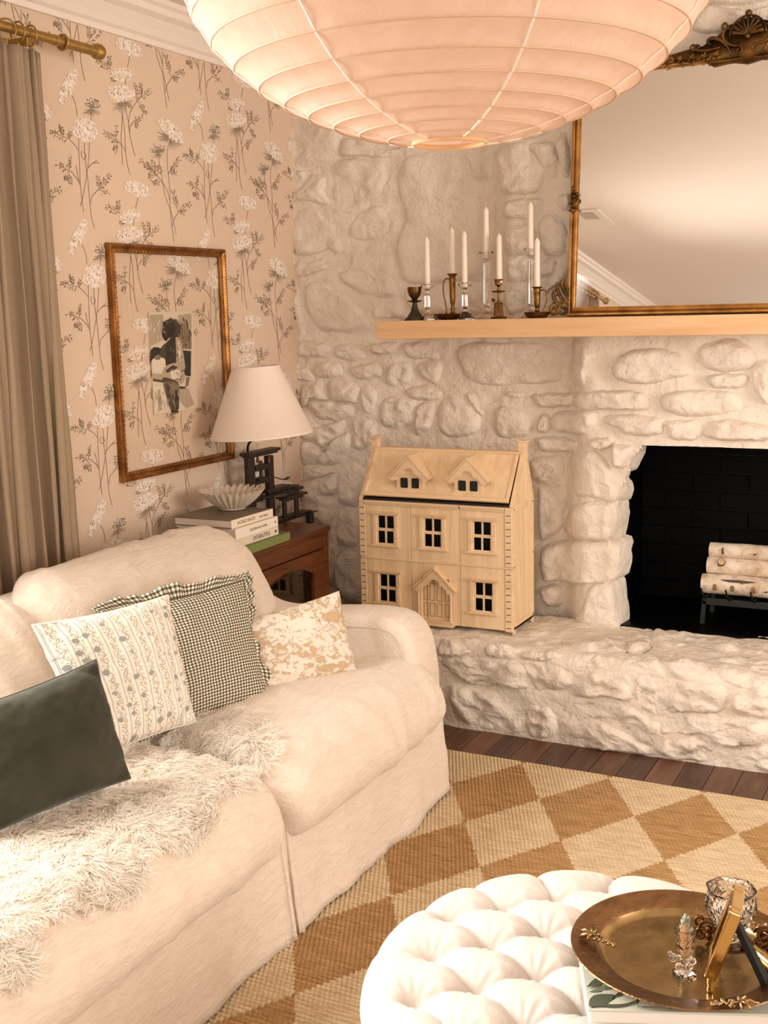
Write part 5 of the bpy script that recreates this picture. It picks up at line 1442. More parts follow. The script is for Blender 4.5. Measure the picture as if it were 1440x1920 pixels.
# dormers
def rrect(cx, cz, hw, hh, r, n=4):
    out = []
    for (sx, sz, a0) in ((1, 1, 0), (-1, 1, PI/2), (-1, -1, PI), (1, -1, 1.5*PI)):
        for k in range(n+1):
            a = a0+PI/2*k/n; out.append((cx+sx*(hw-r)+r*math.cos(a), cz+sz*(hh-r)+r*math.sin(a)))
    return out
def dormer(cx7):
    K = 1.85; c = dh(cx7, 330).x; zb = ZB1+.040; yf = DY+.020; w_ = .030
    d = MB().prism([(-w_*K, 0), (w_*K, 0), (w_*K, .030*K), (0, .062*K), (-w_*K, .030*K)], lambda a, b2, t: Vector((c+a, t, zb+b2)), yf, yf+.115).build('dormer', Dm, house)
    # gable board with a scalloped opening
    for sgn in (1, -1):
        h_ = [(sgn*a*K, b2*K) for a, b2 in ([(0, .068), (.044, .024), (.038, .019), (.030, .021), (.028, .028), (.021, .032), (.014, .033), (.012, .040), (.007, .045), (0, .046)])]
        MB().prism(h_, lambda a, b2, t: Vector((c+a, t, zb+b2)), yf-.013, yf-.0005).build('gable_board', Dm, d)
        MB().prism([(0, .069*K), (sgn*.045*K, .024*K), (sgn*.047*K, .026*K), (0, .073*K)], lambda a, b2, t: Vector((c+a, t, zb+b2)), yf-.014, yf+.112).build('dormer_roof', Dm, d)
        MB().prism(rrect(c+sgn*.0235, zb+.028, .0155, .0195, .005), lambda a, b2, t: Vector((a, t, b2)), yf-.0018, yf-.0005).build('pane', M['dark'], d)
dormer(425); dormer(800)
# front panels (hinged), each carrying a sash window
XS = [dh(162, 700).x, dh(448, 700).x, dh(762, 700).x, dh(1050, 700).x]
PF0, PF1 = DY, DY+.010
def panel(x0, x1, z0, z1, wx, wz, hw, hh, nm='front_panel'):
    # four pieces leave a real window opening
    mb = MB()
    for (a, b2, c, d) in ((x0, wx-hw, z0, z1), (wx+hw, x1, z0, z1), (wx-hw, wx+hw, z0, wz-hh), (wx-hw, wx+hw, wz+hh, z1)): mb.box2((a, PF0, c), (b2, PF1, d))
    return mb.build(nm, Dm2, house)
def sash(par, cx, cz, hw=.040, hh=.059):
    for (a, b2) in ((cx-hw-.015, cx-hw), (cx+hw, cx+hw+.015)): MB().box2((a, PF0-.006, cz-hh), (b2, PF0, cz+hh)).build('window_casing', Dm, par, bevel=.001, bseg=1)
    mb = MB(); mb.box2((cx-hw-.020, PF0-.010, cz+hh), (cx+hw+.020, PF0, cz+hh+.008)); mb.box2((cx-hw-.025, PF0-.014, cz+hh+.006), (cx+hw+.025, PF0, cz+hh+.011)); mb.build('window_head', Dm, par, bevel=.001, bseg=1)
    mb = MB(); mb.box2((cx-hw-.019, PF0-.009, cz-hh-.010), (cx+hw+.019, PF0, cz-hh)); mb.box2((cx-hw-.023, PF0-.013, cz-hh-.006), (cx+hw+.023, PF0, cz-hh-.001)); mb.build('window_sill', Dm, par, bevel=.001, bseg=1)
    # sashes with rounded panes : bars
    for k, (zc, yo) in enumerate(((cz+hh*.5, .003), (cz-hh*.5, -.001))):
        hh2 = hh*.5; mb = MB()
        for (a, b2, c, d) in ((cx-hw, cx-hw+.007, zc-hh2, zc+hh2), (cx+hw-.007, cx+hw, zc-hh2, zc+hh2), (cx-.0035, cx+.0035, zc-hh2, zc+hh2), (cx-hw, cx+hw, zc-hh2, zc-hh2+.006), (cx-hw, cx+hw, zc+hh2-.005, zc+hh2)):
            e_ = .0004 if (b2-a) > .02 else 0; mb.box2((a+e_, PF0+yo-e_, c), (b2-e_, PF0+yo+.004+e_, d))
        mb.build('sash', Dm, par)
for (i, wx7) in ((0, 287), (1, 588), (2, 905)):
    wx = dh(wx7, 700).x; wz = dh(wx7, 700 if i else 690).z
    wz = .705
    p = panel(XS[i]+.0008, XS[i+1]-.0008, ZMID+.004, ZB1-.016, wx, wz, .040, .059); sash(p, wx, wz)
for (i, wx7) in ((0, 300), (2, 915)):
    wx = dh(wx7, 1080).x; wz = .472
    p = panel(XS[i]+.0008, XS[i+1]-.0008, ZB0, ZMID-.004, wx, wz, .040, .059); sash(p, wx, wz)
for (x0, x1) in ((XS[0]-.006, XS[2]-.002), (XS[2]+.002, XS[3]-.0)):
    mb = MB(); mb.box2((x0, PF0-.010, ZB1-.012), (x1, PF1, ZB1-.003)); mb.box2((x0+.003, PF0-.006, ZB1-.020), (x1-.003, PF1, ZB1-.012)); mb.build('cornice', Dm, house, bevel=.0015)
dbox('string_course', DL+.006, DR-.002, PF0-.004, PF1, ZMID-.004, ZMID+.004)
# corner quoins with burnt grooves
for (x0, x1) in ((DL, XS[0]-.001), (XS[3]+.001, DR)):
    for (z0, z1) in ((ZB0-.004, ZMID-.005), (ZMID+.005, ZB1-.004)):
        q = dbox('quoin', x0, x1, PF0-.003, PF1+.002, z0, z1)
        k = 0; z = z0+.014
        while z < z1-.01:
            MB().box2((x0+.005, PF0-.0036, z), (x1-.006, PF0-.0028, z+.0026)).build('groove', M['groove'], q); z += .0255
# door bay
M['scored'] = simple('scored_line', '8A6236', .7)
x0, x1 = XS[1]+.0008, XS[2]-.0008; dc = dh(605, 1100).x; dw = .032; zt = ZB0+.178
mb = MB()
for (a, b2, c, d) in ((x0, dc-dw-.028, ZB0, ZMID-.004), (dc+dw+.028, x1, ZB0, ZMID-.004), (dc-dw-.028, dc+dw+.028, zt, ZMID-.004)): mb.box2((a, PF0, c), (b2, PF1, d))
bay = mb.build('door_panel', Dm2, house)
MB().box2((dc-dw-.028, PF1-.001, ZB0), (dc+dw+.028, PF1+.004, zt)).build('porch_back', Dm2, bay)
door = MB().box2((dc-dw, PF1-.005, ZB0+.014), (dc+dw, PF1-.001, zt-.004)).build('door', Dm, bay)
def outline_rect(cx, cz, hw, hh, y, par):
    mb = MB()
    for (a, b2, c, d) in ((-hw, -hw+.0014, -hh, hh), (hw-.0014, hw, -hh, hh), (-hw, hw, -hh, -hh+.0014), (-hw, hw, hh-.0014, hh)): mb.box2((cx+a, y-.0006, cz+c), (cx+b2, y+.0004, cz+d))
    mb.build('door_moulding', M['scored'], par)
for sx in (-1, 1):
    outline_rect(dc+sx*.0148, ZB0+.052, .0105, .026, PF1-.0055, door); outline_rect(dc+sx*.0148, ZB0+.122, .0105, .034, PF1-.0055, door)
    for zc, hh in ((ZB0+.052, .026), (ZB0+.120, .032)): outline_rect(dc+sx*(dw+.013), zc, .0075, hh, PF1-.0014, bay)
MB().sphere((dc+.006, PF1-.008, ZB0+.077), .003, 8, 6).build('door_knob', Dm, door, smooth=True)
for sx in (-1, 1):
    cxx = dc+sx*(dw+.036)
    MB().lathe([(.0055, 0), (.0055, .008), (.0038, .011), (.0038, .045), (.005, .05), (.0038, .055), (.0045, .112), (.0065, .116), (.0065, .122)], (cxx, PF0-.008, ZB0+.014), 12).build('porch_column', Dm, bay, autosmooth=50)
MB().box2((dc-dw-.048, PF0-.022, ZB0-.006), (dc+dw+.048, PF1, ZB0+.006)).build('porch_step', Dm, bay, bevel=.001)
MB().box2((dc-dw-.044, PF0-.016, ZB0+.006), (dc+dw+.044, PF1, ZB0+.014)).build('porch_step', Dm, bay, bevel=.001)
zp = .474
for sgn in (1, -1):
    h_ = [(0, .090), (.085, .008), (.070, -.004), (.054, .0), (.048, .015), (.037, .026), (.024, .029), (.019, .046), (0, .053)]
    MB().prism([(sgn*a, b2) for a, b2 in h_], lambda a, b2, t: Vector((dc+a, t, zp+b2)), PF0-.014, PF0+.0).build('porch_gable', Dm, bay)
    MB().prism([(0, .092), (sgn*.088, .008), (sgn*.091, .012), (0, .098)], lambda a, b2, t: Vector((dc+a, t, zp+b2)), PF0-.017, PF0).build('porch_roof', Dm, bay)
torus(MB(), (dc, PF0-.012, zp+.040), .006, .0012, 'y', 16, 6).build('porch_ring', M['groove'], bay, smooth=True)
# dark sheets standing in for the shade of the rooms, so the windows read deep
mb = MB(); mb.box2((DL+T+.001, DY+.10, ZB0+T), (DR-T-.001, DY+.104, ZMID-.006)); mb.box2((DL+T+.001, DY+.10, ZMID+.006), (DR-T-.001, DY+.104, ZB1-T-.001)); mb.build('interior_shade_sheet', M['dark'], house)
# ------------------------------------------------------------------ wooden cabinet in the corner
CX1, CX0, CY0, CY1, CZ = -2.27, -2.60, 3.335, 3.957, .717
cab = thing('cabinet', 'red brown wooden cabinet with arched glass door between sofa and stone wall', 'cabinet', ((CX0+CX1)/2, (CY0+CY1)/2, 0))
W_ = M['cabinet']
def cbox(nm, a, b, par=cab, mat=W_, bv=.003): return MB().box2(a, b).build(nm, mat, par, bevel=bv, bseg=2)
cbox('top_board', (CX0, CY0-.012, CZ-.022), (CX1+.012, CY1+.006, CZ), bv=.004)
MB().box2((CX0+.01, CY0, CZ-.034), (CX1+.006, CY1, CZ-.022)).build('top_moulding', W_, cab, bevel=.003)
cbox('side_panel', (CX0, CY0, .05), (CX1-.02, CY0+.02, CZ-.034)); cbox('side_panel', (CX0, CY1-.02, .05), (CX1-.02, CY1, CZ-.034))
cbox('back_panel', (CX0, CY0+.02, .05), (CX0+.012, CY1-.02, CZ-.034)); cbox('bottom_board', (CX0+.012, CY0+.02, .06), (CX1-.02, CY1-.02, .08)); cbox('shelf', (CX0+.012, CY0+.02, .36), (CX1-.06, CY1-.02, .375))
for y in (CY0, CY1-.038): cbox('corner_post', (CX1-.02, y, 0), (CX1+.004, y+.038, CZ-.034))
cbox('frieze_rail', (CX1-.02, CY0+.038, CZ-.085), (CX1, CY1-.038, CZ-.034)); cbox('bottom_rail', (CX1-.02, CY0+.038, .05), (CX1, CY1-.038, .10))
# door with arched glazing
y0, y1, z0, z1 = CY0+.040, CY1-.040, .102, CZ-.088
g0, g1 = 3.47, 3.838
dr = MB()
def dprism(poly, x0, x1, mb): return mb.prism(poly, lambda a, b2, t: Vector((t, a, b2)), x0, x1)
dprism([(y0, z0), (g0, z0), (g0, z1), (y0, z1)], CX1-.018, CX1+.003, dr); dprism([(g1, z0), (y1, z0), (y1, z1), (g1, z1)], CX1-.018, CX1+.003, dr)
dprism([(g0, z0), (g1, z0), (g1, z0+.06), (g0, z0+.06)], CX1-.018, CX1+.003, dr)
arch = [(g0+(g1-g0)*i/24, z1-.105+.067*math.sin(PI*(.08+.84*i/24))**.8) for i in range(25)]
for a, b2 in zip(arch, arch[1:]): dprism([a, b2, (b2[0], z1), (a[0], z1)], CX1-.018, CX1+.003, dr)
door_ = dr.build('door', W_, cab)
gl = [(g0, z0+.06), (g1, z0+.06)]+[(a, b2+.002) for a, b2 in reversed(arch)]
MB().prism(gl, lambda a, b2, t: Vector((t, a, b2)), CX1-.012, CX1-.009).build('glass_pane', M['cabpane'], door_)
# bevelled margin of the pane
mb = MB()
for a, b2 in zip(arch, arch[1:]): mb.add([(CX1-.0085, a[0], a[1]+.001), (CX1-.0085, b2[0], b2[1]+.001), (CX1-.0065, b2[0], b2[1]-.018), (CX1-.0065, a[0], a[1]-.018)], [(0, 1, 2, 3)])
mb.add([(CX1-.0085, g1, z0+.06), (CX1-.0085, g1, arch[-1][1]), (CX1-.0065, g1-.016, arch[-1][1]), (CX1-.0065, g1-.016, z0+.06)], [(0, 1, 2, 3)])
mb.build('glass_bevel', M['cabpane'], door_)
yk = 3.632; mb = MB(); mb.box((CX1+.0045, yk, z1-.020), (.003, .020, .018)); mb.build('escutcheon', M['pewter'], door_, bevel=.001)
MB().box((CX1+.0065, yk+.001, z1-.020), (.002, .008, .009)).build('keyhole', M['dark'], door_)

# ------------------------------------------------------------------ stack of books
def text_mesh(body, size, loc, rotm, mat, parent, name='title', align='CENTER', extr=.0002, sx=1.0):
    cu = bpy.data.curves.new('t', 'FONT'); cu.body = body; cu.size = size; cu.align_x = align; cu.align_y = 'CENTER'; cu.extrude = extr; cu.resolution_u = 3
    ob = bpy.data.objects.new('t', cu); col.objects.link(ob); bpy.context.view_layer.update()
    me = bpy.data.meshes.new_from_object(ob.evaluated_get(bpy.context.evaluated_depsgraph_get()))
    bpy.data.objects.remove(ob)
    me.name = name
    rt = root_of(parent); Mi = (Matrix.Translation(rt.location) @ rt.rotation_euler.to_matrix().to_4x4()).inverted()
    for v in me.vertices: v.co = Mi @ (Vector(loc)+rotm @ Vector((v.co.x*sx, v.co.y, v.co.z)))
    me.materials.append(mat); o = bpy.data.objects.new(name, me); col.objects.link(o); o.parent = parent; return o
RSP = Matrix(((0, 0, 1), (1, 0, 0), (0, 1, 0)))        # text on a face looking towards +X, reading along +Y
INK = simple('brown_ink', '6A5238', .7); INK2 = simple('black_ink', '2A241F', .7); INK3 = simple('gold_ink', 'A9A254', .6)
def book(label, xs, y0, y1, z0, th, dx, spine_c, cover_c, title=None, rot=0, ink=None, tsz=.02, foot=None, mark=None, text_y=.5, sx=1.0):
    t = thing('book', label, 'book', ((xs-dx/2), (y0+y1)/2, z0), (0, 0, rot), 'books stacked on the cabinet')
    cm = simple('cover_'+cover_c, cover_c, .5); sp = simple('spine_'+spine_c, spine_c, .45)
    hw, L = dx/2, y1-y0
    MB().box2((-hw+.006, -L/2+.004, .003), (hw-.004, L/2-.004, th-.003)).build('pages', M['paper'], t, local=True)
    MB().box2((-hw, -L/2, 0), (hw-.002, L/2, .003)).build('back_cover', cm, t, local=True, bevel=.0006, bseg=1)
    MB().box2((-hw, -L/2, th-.003), (hw-.002, L/2, th)).build('front_cover', cm, t, local=True, bevel=.0006, bseg=1)
    s_ = MB().box2((hw-.004, -L/2, 0), (hw, L/2, th)).build('spine', sp, t, local=True, bevel=.0012)
    bpy.context.view_layer.update()
    c = Vector(t.location); Rz = Matrix.Rotation(rot, 3, 'Z')
    def tx(body, size, yy, ik, nm='title', k=1.0): text_mesh(body, size, c+Rz @ Vector((hw+.0003, yy, th*.5)), Rz @ RSP, ik, s_, nm, sx=k)
    if title: tx(title, tsz, L*(text_y-.5), ink or INK, 'title', sx)
    if foot: tx(foot[0], foot[1], L*(foot[2]-.5), ink or INK, 'author', .8)
    if mark:
        MB().lathe([(.0055, 0), (.0055, .0005)], c+Rz @ Vector((hw+.0001, L*(.93-.5), th*.5)), 12 if mark == 'round' else 3, M=Rz @ Matrix.Rotation(PI/2, 3, 'Y')).build('publisher_mark', INK2, s_)
    return t
BZ = CZ
book('green covered book at the bottom of the stack on the cabinet', -2.245, 3.325, 3.640, BZ+.001, .029, .25, '76824A', '6F7A48', None, 0.02)
book('cream book with tall black title, third from the top of the stack', -2.262, 3.305, 3.585, BZ+.031, .030, .27, 'E2D2BE', 'D9C6B0', 'LIVE BEAUTIFUL', -.01, INK2, .022, None, 'round', .60, .72)
book('white book with small black title, second from the top of the stack', -2.258, 3.300, 3.580, BZ+.062, .037, .25, 'EFE2D4', 'E6D8C8', 'THE KINFOLK HOME', .015, INK2, .0125, None, 'tri', .52, 1.0)
book('topmost book of the stack with tan title on a pale spine, under the bowl', -2.268, 3.300, 3.562, BZ+.100, .030, .25, 'E8D8C4', '6E6250', 'SACRED SPACES', -.01, INK, .016, ('Carley Summers', .011, .76), None, .34, .95)
BT = BZ+.130

# ------------------------------------------------------------------ ruffled marble bowl
bc = at_z(436, 954, BT); bowl = thing('bowl', 'fluted pale marble bowl with ruffled rim on top of the books', 'bowl', (bc.x, bc.y, BT+.001))
NB = 34
def bowlpt(u, s_, inner):
    a = u*2*PI; r = .046+.070*s_**.95; z = .004+.064*s_**1.2
    am = .0065*min(1, s_*1.6); wv = math.sin(a*28)
    r2 = r+am*wv; z2 = z+.005*s_**3*wv
    if inner: r2 -= .0045*(1-.3*s_); z2 += .004*(1-s_)
    return Vector((r2*math.cos(a), r2*math.sin(a), z2))
mb = MB(); mb.grid(520, 12, lambda u, v: bowlpt(u, v, False), wrapu=True); n0 = len(mb.v); mb.grid(520, 12, lambda u, v: bowlpt(u, v, True), wrapu=True)
for k in range(520): mb.f.append((12*520+k, 12*520+(k+1) % 520, n0+12*520+(k+1) % 520, n0+12*520+k)); mb.mi.append(0)
mb.f.append(tuple(n0+k for k in range(520))); mb.mi.append(0); mb.f.append(tuple(range(520))); mb.mi.append(0)
mb.build('basin', M['marble'], bowl, local=True, autosmooth=60)
MB().lathe([(.046, 0), (.050, .002), (.048, .006)], n=48).build('foot', M['marble'], bowl, local=True, autosmooth=40)

# ------------------------------------------------------------------ table lamp : wooden printing press base and linen shade
lamp = thing('table_lamp', 'table lamp with dark wooden printing press base and white cone shade', 'lamp', (-2.50, 3.80, CZ))
lz = lambda x, y: (360+x/5.538, 660+y/5.538)
LX = -2.50
def pb(nm, x0, y0, x1, y1, dep=.05, xc=LX, par=lamp, bv=.002, mat=None):
    A = at_x(*lz(x0, y1), xc); B = at_x(*lz(x1, y0), xc); Cc = at_x(*lz(x0, y0), xc); D_ = at_x(*lz(x1, y1), xc)
    ya, yb = (A.y+Cc.y)/2, (B.y+D_.y)/2; za = (A.z+D_.z)/2; zb = (B.z+Cc.z)/2
    return MB().box2((xc-dep/2, ya, max(za, CZ+.001)), (xc+dep/2, yb, zb)).build(nm, mat or M['press'], par, bevel=bv)
pb('cap_board', 545, 1018, 870, 1050, .05); pb('cap_moulding', 562, 1048, 852, 1072, .04)
pb('upright', 578, 1070, 640, 1800, .024); pb('upright', 785, 1070, 835, 1790, .024)
pb('cross_beam', 640, 1165, 790, 1225, .026); pb('platen_beam', 640, 1325, 790, 1362, .026); pb('platen', 665, 1300, 760, 1330, .035)
P0 = at_x(*lz(712, 1130), LX); P1 = at_x(*lz(712, 1310), LX)
MB().tube([(LX, P0.y, P1.z), (LX, P0.y, P0.z)], .0075, 12).build('screw', M['press'], lamp, autosmooth=50)
for zx in (655, 770):
    P = at_x(*lz(zx, 1110), LX); MB().lathe([(.006, -.016), (.0065, -.004), (.004, .008), (.001, .016)], (LX+.012, P.y, P.z), 12).build('finial', M['cabinet'], lamp, autosmooth=50)
pts = [at_x(*lz(*q), LX) for q in ((820, 1290), (870, 1303), (920, 1318), (965, 1322))]
lev = MB().tube(pts, .0022, 8).build('bar_handle', M['press'], lamp, smooth=True)
pts = [at_x(*lz(*q), LX) for q in ((955, 1326), (985, 1312), (1018, 1298))]
MB().tube(pts, [.003, .006, .002], 8).build('grip', M['press'], lev, smooth=True)
pb('bed_plate', 740, 1400, 975, 1440, .05, LX+.01); pb('bed_rail', 700, 1445, 1130, 1475, .03, LX+.01); pb('press_body', 600, 1400, 700, 1560, .035)
pb('tympan_frame', 985, 1385, 1080, 1402, .03, LX+.01); pb('tympan_frame', 985, 1440, 1085, 1458, .03, LX+.01); pb('tympan_post', 985, 1400, 1000, 1442, .010, LX+.02); pb('tympan_post', 1060, 1400, 1078, 1442, .010, LX+.02)
pb('table_top', 925, 1475, 1145, 1500, .055, LX+.01); pb('table_apron', 945, 1498, 1115, 1525, .042, LX+.01)
for x in (945, 1070):
    for xo in (-.015, .015): pb('table_leg', x, 1520, x+32, 1740, .011, LX+.01+xo)
pb('lower_stretcher', 950, 1680, 1105, 1708, .03, LX+.01)
pb('base_slab', 590, 1745, 1245, 1785, .075, LX); pb('base_step', 610, 1722, 1190, 1750, .05, LX)
for x in (600, 1205): pb('foot', x, 1780, x+45, 1830, .02, LX+.03)
pts = [at_x(*lz(*q), LX) for q in ((578, 1035), (578, 990), (590, 950), (625, 910), (665, 865), (690, 800), (700, 600))]
MB().tube(pts, .0048, 10).build('swan_neck', M['iron'], lamp, smooth=True)
sc_ = at_x(485, 752, -2.41); SR0, SR1, SH = .192, .090, .258
Mt = Matrix.Rotation(R_(3.0), 3, Vector((RT.y*-1, RT.x, 0)).normalized() if False else Vector((math.sin(YAW), -math.cos(YAW), 0)))
prof = [(SR0, -SH/2), (SR0+.0012, -SH/2), (SR0+.0012, -SH/2+.006), (SR0, -SH/2+.0065), (SR1+.0004, SH/2-.0065), (SR1+.0014, SH/2-.006), (SR1+.0014, SH/2), (SR1-.001, SH/2), (SR1-.0012, SH/2-.006), (SR0-.0014, -SH/2+.006), (SR0-.0014, -SH/2)]
MB().lathe(prof, sc_, 72, M=Mt, close=False).build('lamp_shade', M['shade'], lamp, autosmooth=60)
for k in range(3):
    a = k*2*PI/3+.4; MB().tube([sc_+Mt @ Vector((0, 0, SH/2-.02)), sc_+Mt @ Vector((SR1*math.cos(a), SR1*math.sin(a), SH/2-.006))], .0012, 6).build('spider_arm', M['brass'], lamp)
MB().lathe([(.012, 0), (.014, .03), (.012, .05)], sc_+Vector((0, 0, -.02)), 16).build('bulb_socket', M['brass'], lamp, autosmooth=50)
MB().sphere(sc_+Vector((0, 0, .055)), .024, 16, 12).build('bulb', M['candle'], lamp, smooth=True)
pts = [at_x(*lz(*q), LX) for q in ((700, 640), (705, 560), (720, 480))]

# ------------------------------------------------------------------ framed portrait floating in glass on the wallpaper
FXX = XL+.004
c00 = at_x(232, 905, XL+.02); c11 = at_x(415, 468, XL+.02); FY0_, FY1_, FZ0, FZ1 = c00.y, 3.822, .985, 1.79
fw_, fh_ = FY1_-FY0_, FZ1-FZ0
pic = thing('picture_frame', 'antique gilt frame with floating charcoal portrait hung on the wallpaper', 'picture frame', (FXX, (FY0_+FY1_)/2, FZ0), (0, 0, PI/2))
pf2 = [(0, -.002), (0, .014), (.003, .019), (.008, .020), (.013, .016), (.018, .012), (.022, .013), (.024, .015), (.027, .014), (.029, .009), (.031, .008), (.031, .0)]
ring_frame(fw_/2, fh_, pf2).build('frame', M['frame'], pic, local=True, autosmooth=35)
MB().add([(-fw_/2+.026, -.0115, .026), (fw_/2-.026, -.0115, .026), (fw_/2-.026, -.0115, fh_-.026), (-fw_/2+.026, -.0115, fh_-.026)], [(0, 1, 2, 3)]).build('glass', M['pane'], pic, local=True, recalc=False)
# beaded inner edge
mb = MB(); nb = 46
for k in range(nb):
    for x in (-fw_/2+.0255, fw_/2-.0255): mb.sphere((x, -.0155, .03+(fh_-.06)*k/(nb-1)), .0028, 6, 4, (1, .7, 1.8))
for k in range(34):
    for z in (.0255, fh_-.0255): mb.sphere((-fw_/2+.03+(fw_-.06)*k/33, -.0155, z), .0028, 6, 4, (1.8, .7, 1))
mb.build('beading', M['gilt'], pic, local=True, smooth=True)
mb = MB()
for k in range(56):
    for z in (.008, fh_-.008): mb.sphere((-fw_/2+.01+(fw_-.02)*k/55, -.020, z), .0042, 6, 4, (1.1, .5, .9))
for k in range(70):
    for x in (-fw_/2+.008, fw_/2-.008): mb.sphere((x, -.020, .012+(fh_-.024)*k/69), .0036, 6, 4, (.9, .4, 1.1))
mb.build('carved_rim', M['frame'], pic, local=True, smooth=True)
# the paper : corners read from the picture, flat paint shapes on it
PXP = XL+.0035; zz2 = lambda p: (100+p[0]/2.571, 420+p[1]/2.571)
def pp(p, lift): q = at_x(*zz2(p), PXP); return Vector((PXP+.0004+lift, q.y, q.z))
cr = [at_x(278, 585, PXP), at_x(361, 583, PXP), at_x(371, 765, PXP), at_x(289, 778, PXP)]
mb = MB(); mb.add([Vector((PXP-.0006, q.y, q.z)) for q in cr]+[Vector((PXP+.0003, q.y, q.z)) for q in cr], [(0, 3, 2, 1), (4, 5, 6, 7), (0, 1, 5, 4), (1, 2, 6, 5), (2, 3, 7, 6), (3, 0, 4, 7)])
sheet = mb.build('paper_sheet', simple('watercolour_paper', 'DDCDB6', .8), pic)
PC = {'k': simple('ink_black', '2B251F', .8), 'd': simple('ink_dark', '4A4036', .8), 'm': simple('ink_mid', '857460', .8), 'l': simple('ink_light', 'B7A58D', .8), 'w': simple('ink_white', 'E6D9C6', .8)}
shapes = [('l', [(462,440),(530,435),(525,560),(468,590)]), ('l', [(600,440),(665,430),(668,600),(610,600)]), ('m', [(600,480),(640,475),(662,520),(664,605),(612,600)]), ('w', [(478,640),(540,650),(545,710),(480,715)]),
 ('k', [(470,606),(520,600),(545,630),(475,655),(476,735),(472,735)]), ('k', [(615,608),(664,612),(662,735),(635,730),(625,700)]), ('l', [(476,720),(530,725),(528,750),(478,745)]), ('d', [(478,745),(530,752),(530,765),(480,758)]),
 ('d', [(590,780),(640,785),(636,798),(588,792)]), ('m', [(640,735),(658,740),(650,780),(636,785)]), ('l', [(600,800),(650,790),(680,870),(640,890),(605,850)]), ('w', [(486,790),(530,780),(545,880),(490,900)]), ('l', [(500,800),(515,795),(525,895),(505,905)]),
 ('d', [(528,480),(545,462),(580,460),(603,480),(612,520),(604,548),(585,552),(570,540),(545,560),(525,545),(522,510)]), ('k', [(540,490),(575,475),(590,500),(580,535),(560,540),(545,565),(530,555),(528,520)]),
 ('d', [(520,595),(545,570),(580,540),(600,560),(592,640),(590,680),(545,690),(538,650),(515,640)]), ('k', [(545,575),(585,550),(590,600),(582,680),(548,684),(540,620)]), ('l', [(590,545),(615,565),(625,620),(635,695),(622,705),(600,680),(592,620)]), ('w', [(598,560),(610,580),(616,640),(606,650),(598,610)]), ('m', [(485,640),(505,628),(520,640),(510,655),(492,655)]),
 ('l', [(535,690),(590,670),(625,700),(632,750),(600,780),(540,770),(525,735)]), ('w', [(560,700),(610,705),(615,740),(570,750)]), ('d', [(540,705),(575,680),(600,690),(580,705),(545,718)]), ('d', [(528,740),(570,748),(600,765),(598,790),(560,780),(530,765)]),
 ('m', [(530,765),(600,775),(605,850),(600,900),(570,905),(550,850)]), ('d', [(536,770),(560,780),(570,850),(590,895),(572,905),(552,850)]), ('k', [(588,800),(603,810),(604,890),(592,905),(586,860)]), ('k', [(566,895),(600,900),(604,908),(568,910)])]
rb = random.Random(12)
def streak(x, y, ang, L, w, c):
    dx, dy = math.cos(ang), math.sin(ang)
    shapes.append((c, [(x-dy*w*.3, y+dx*w*.3), (x+dx*L*.4-dy*w, y+dy*L*.4+dx*w), (x+dx*L, y+dy*L), (x+dx*L*.5+dy*w*.8, y+dy*L*.5-dx*w*.8)]))
for k in range(26): streak(rb.uniform(470, 530), rb.uniform(440, 560), PI/2+rb.uniform(-.15, .15), rb.uniform(20, 45), rb.uniform(1, 3), rb.choice('wwl'))
for k in range(22): streak(rb.uniform(600, 655), rb.uniform(440, 570), PI/2+rb.uniform(-.3, .2), rb.uniform(18, 40), rb.uniform(1.5, 4), rb.choice('mld'))
for k in range(16): streak(rb.uniform(490, 540), rb.uniform(790, 850), PI/2+rb.uniform(-.1, .2), rb.uniform(20, 50), rb.uniform(1, 3), rb.choice('wl'))
for k in range(30):
    a = rb.uniform(0, 2*PI); streak(567+38*math.cos(a), 502+38*math.sin(a), a+rb.uniform(.6, 1.6), rb.uniform(12, 24), rb.uniform(2, 5), rb.choice('kkdm'))
for k in range(14): streak(rb.uniform(548, 585), rb.uniform(585, 650), PI/2+rb.uniform(-.4, .4), rb.uniform(18, 34), rb.uniform(1, 3), rb.choice('kdm'))
for k in range(12): streak(rb.uniform(596, 622), rb.uniform(565, 660), PI/2+rb.uniform(-.2, .3), rb.uniform(16, 34), rb.uniform(1, 2.5), rb.choice('wwm'))
for k in range(18): streak(rb.uniform(535, 610), rb.uniform(700, 765), rb.uniform(-.5, .6), rb.uniform(14, 34), rb.uniform(1, 3), rb.choice('wdml'))
for k in range(18): streak(rb.uniform(545, 598), rb.uniform(780, 850), PI/2+rb.uniform(-.2, .2), rb.uniform(18, 45), rb.uniform(1, 3), rb.choice('kdml'))
for i, (c, poly) in enumerate(shapes):
    pl2 = catmull([Vector(q) for q in poly], 24) if len(poly) > 5 else poly
    MB().add([pp(p, .00003*(i+1)) for p in pl2], [tuple(range(len(pl2)))]).build('paint_stroke', PC[c], sheet, recalc=False)

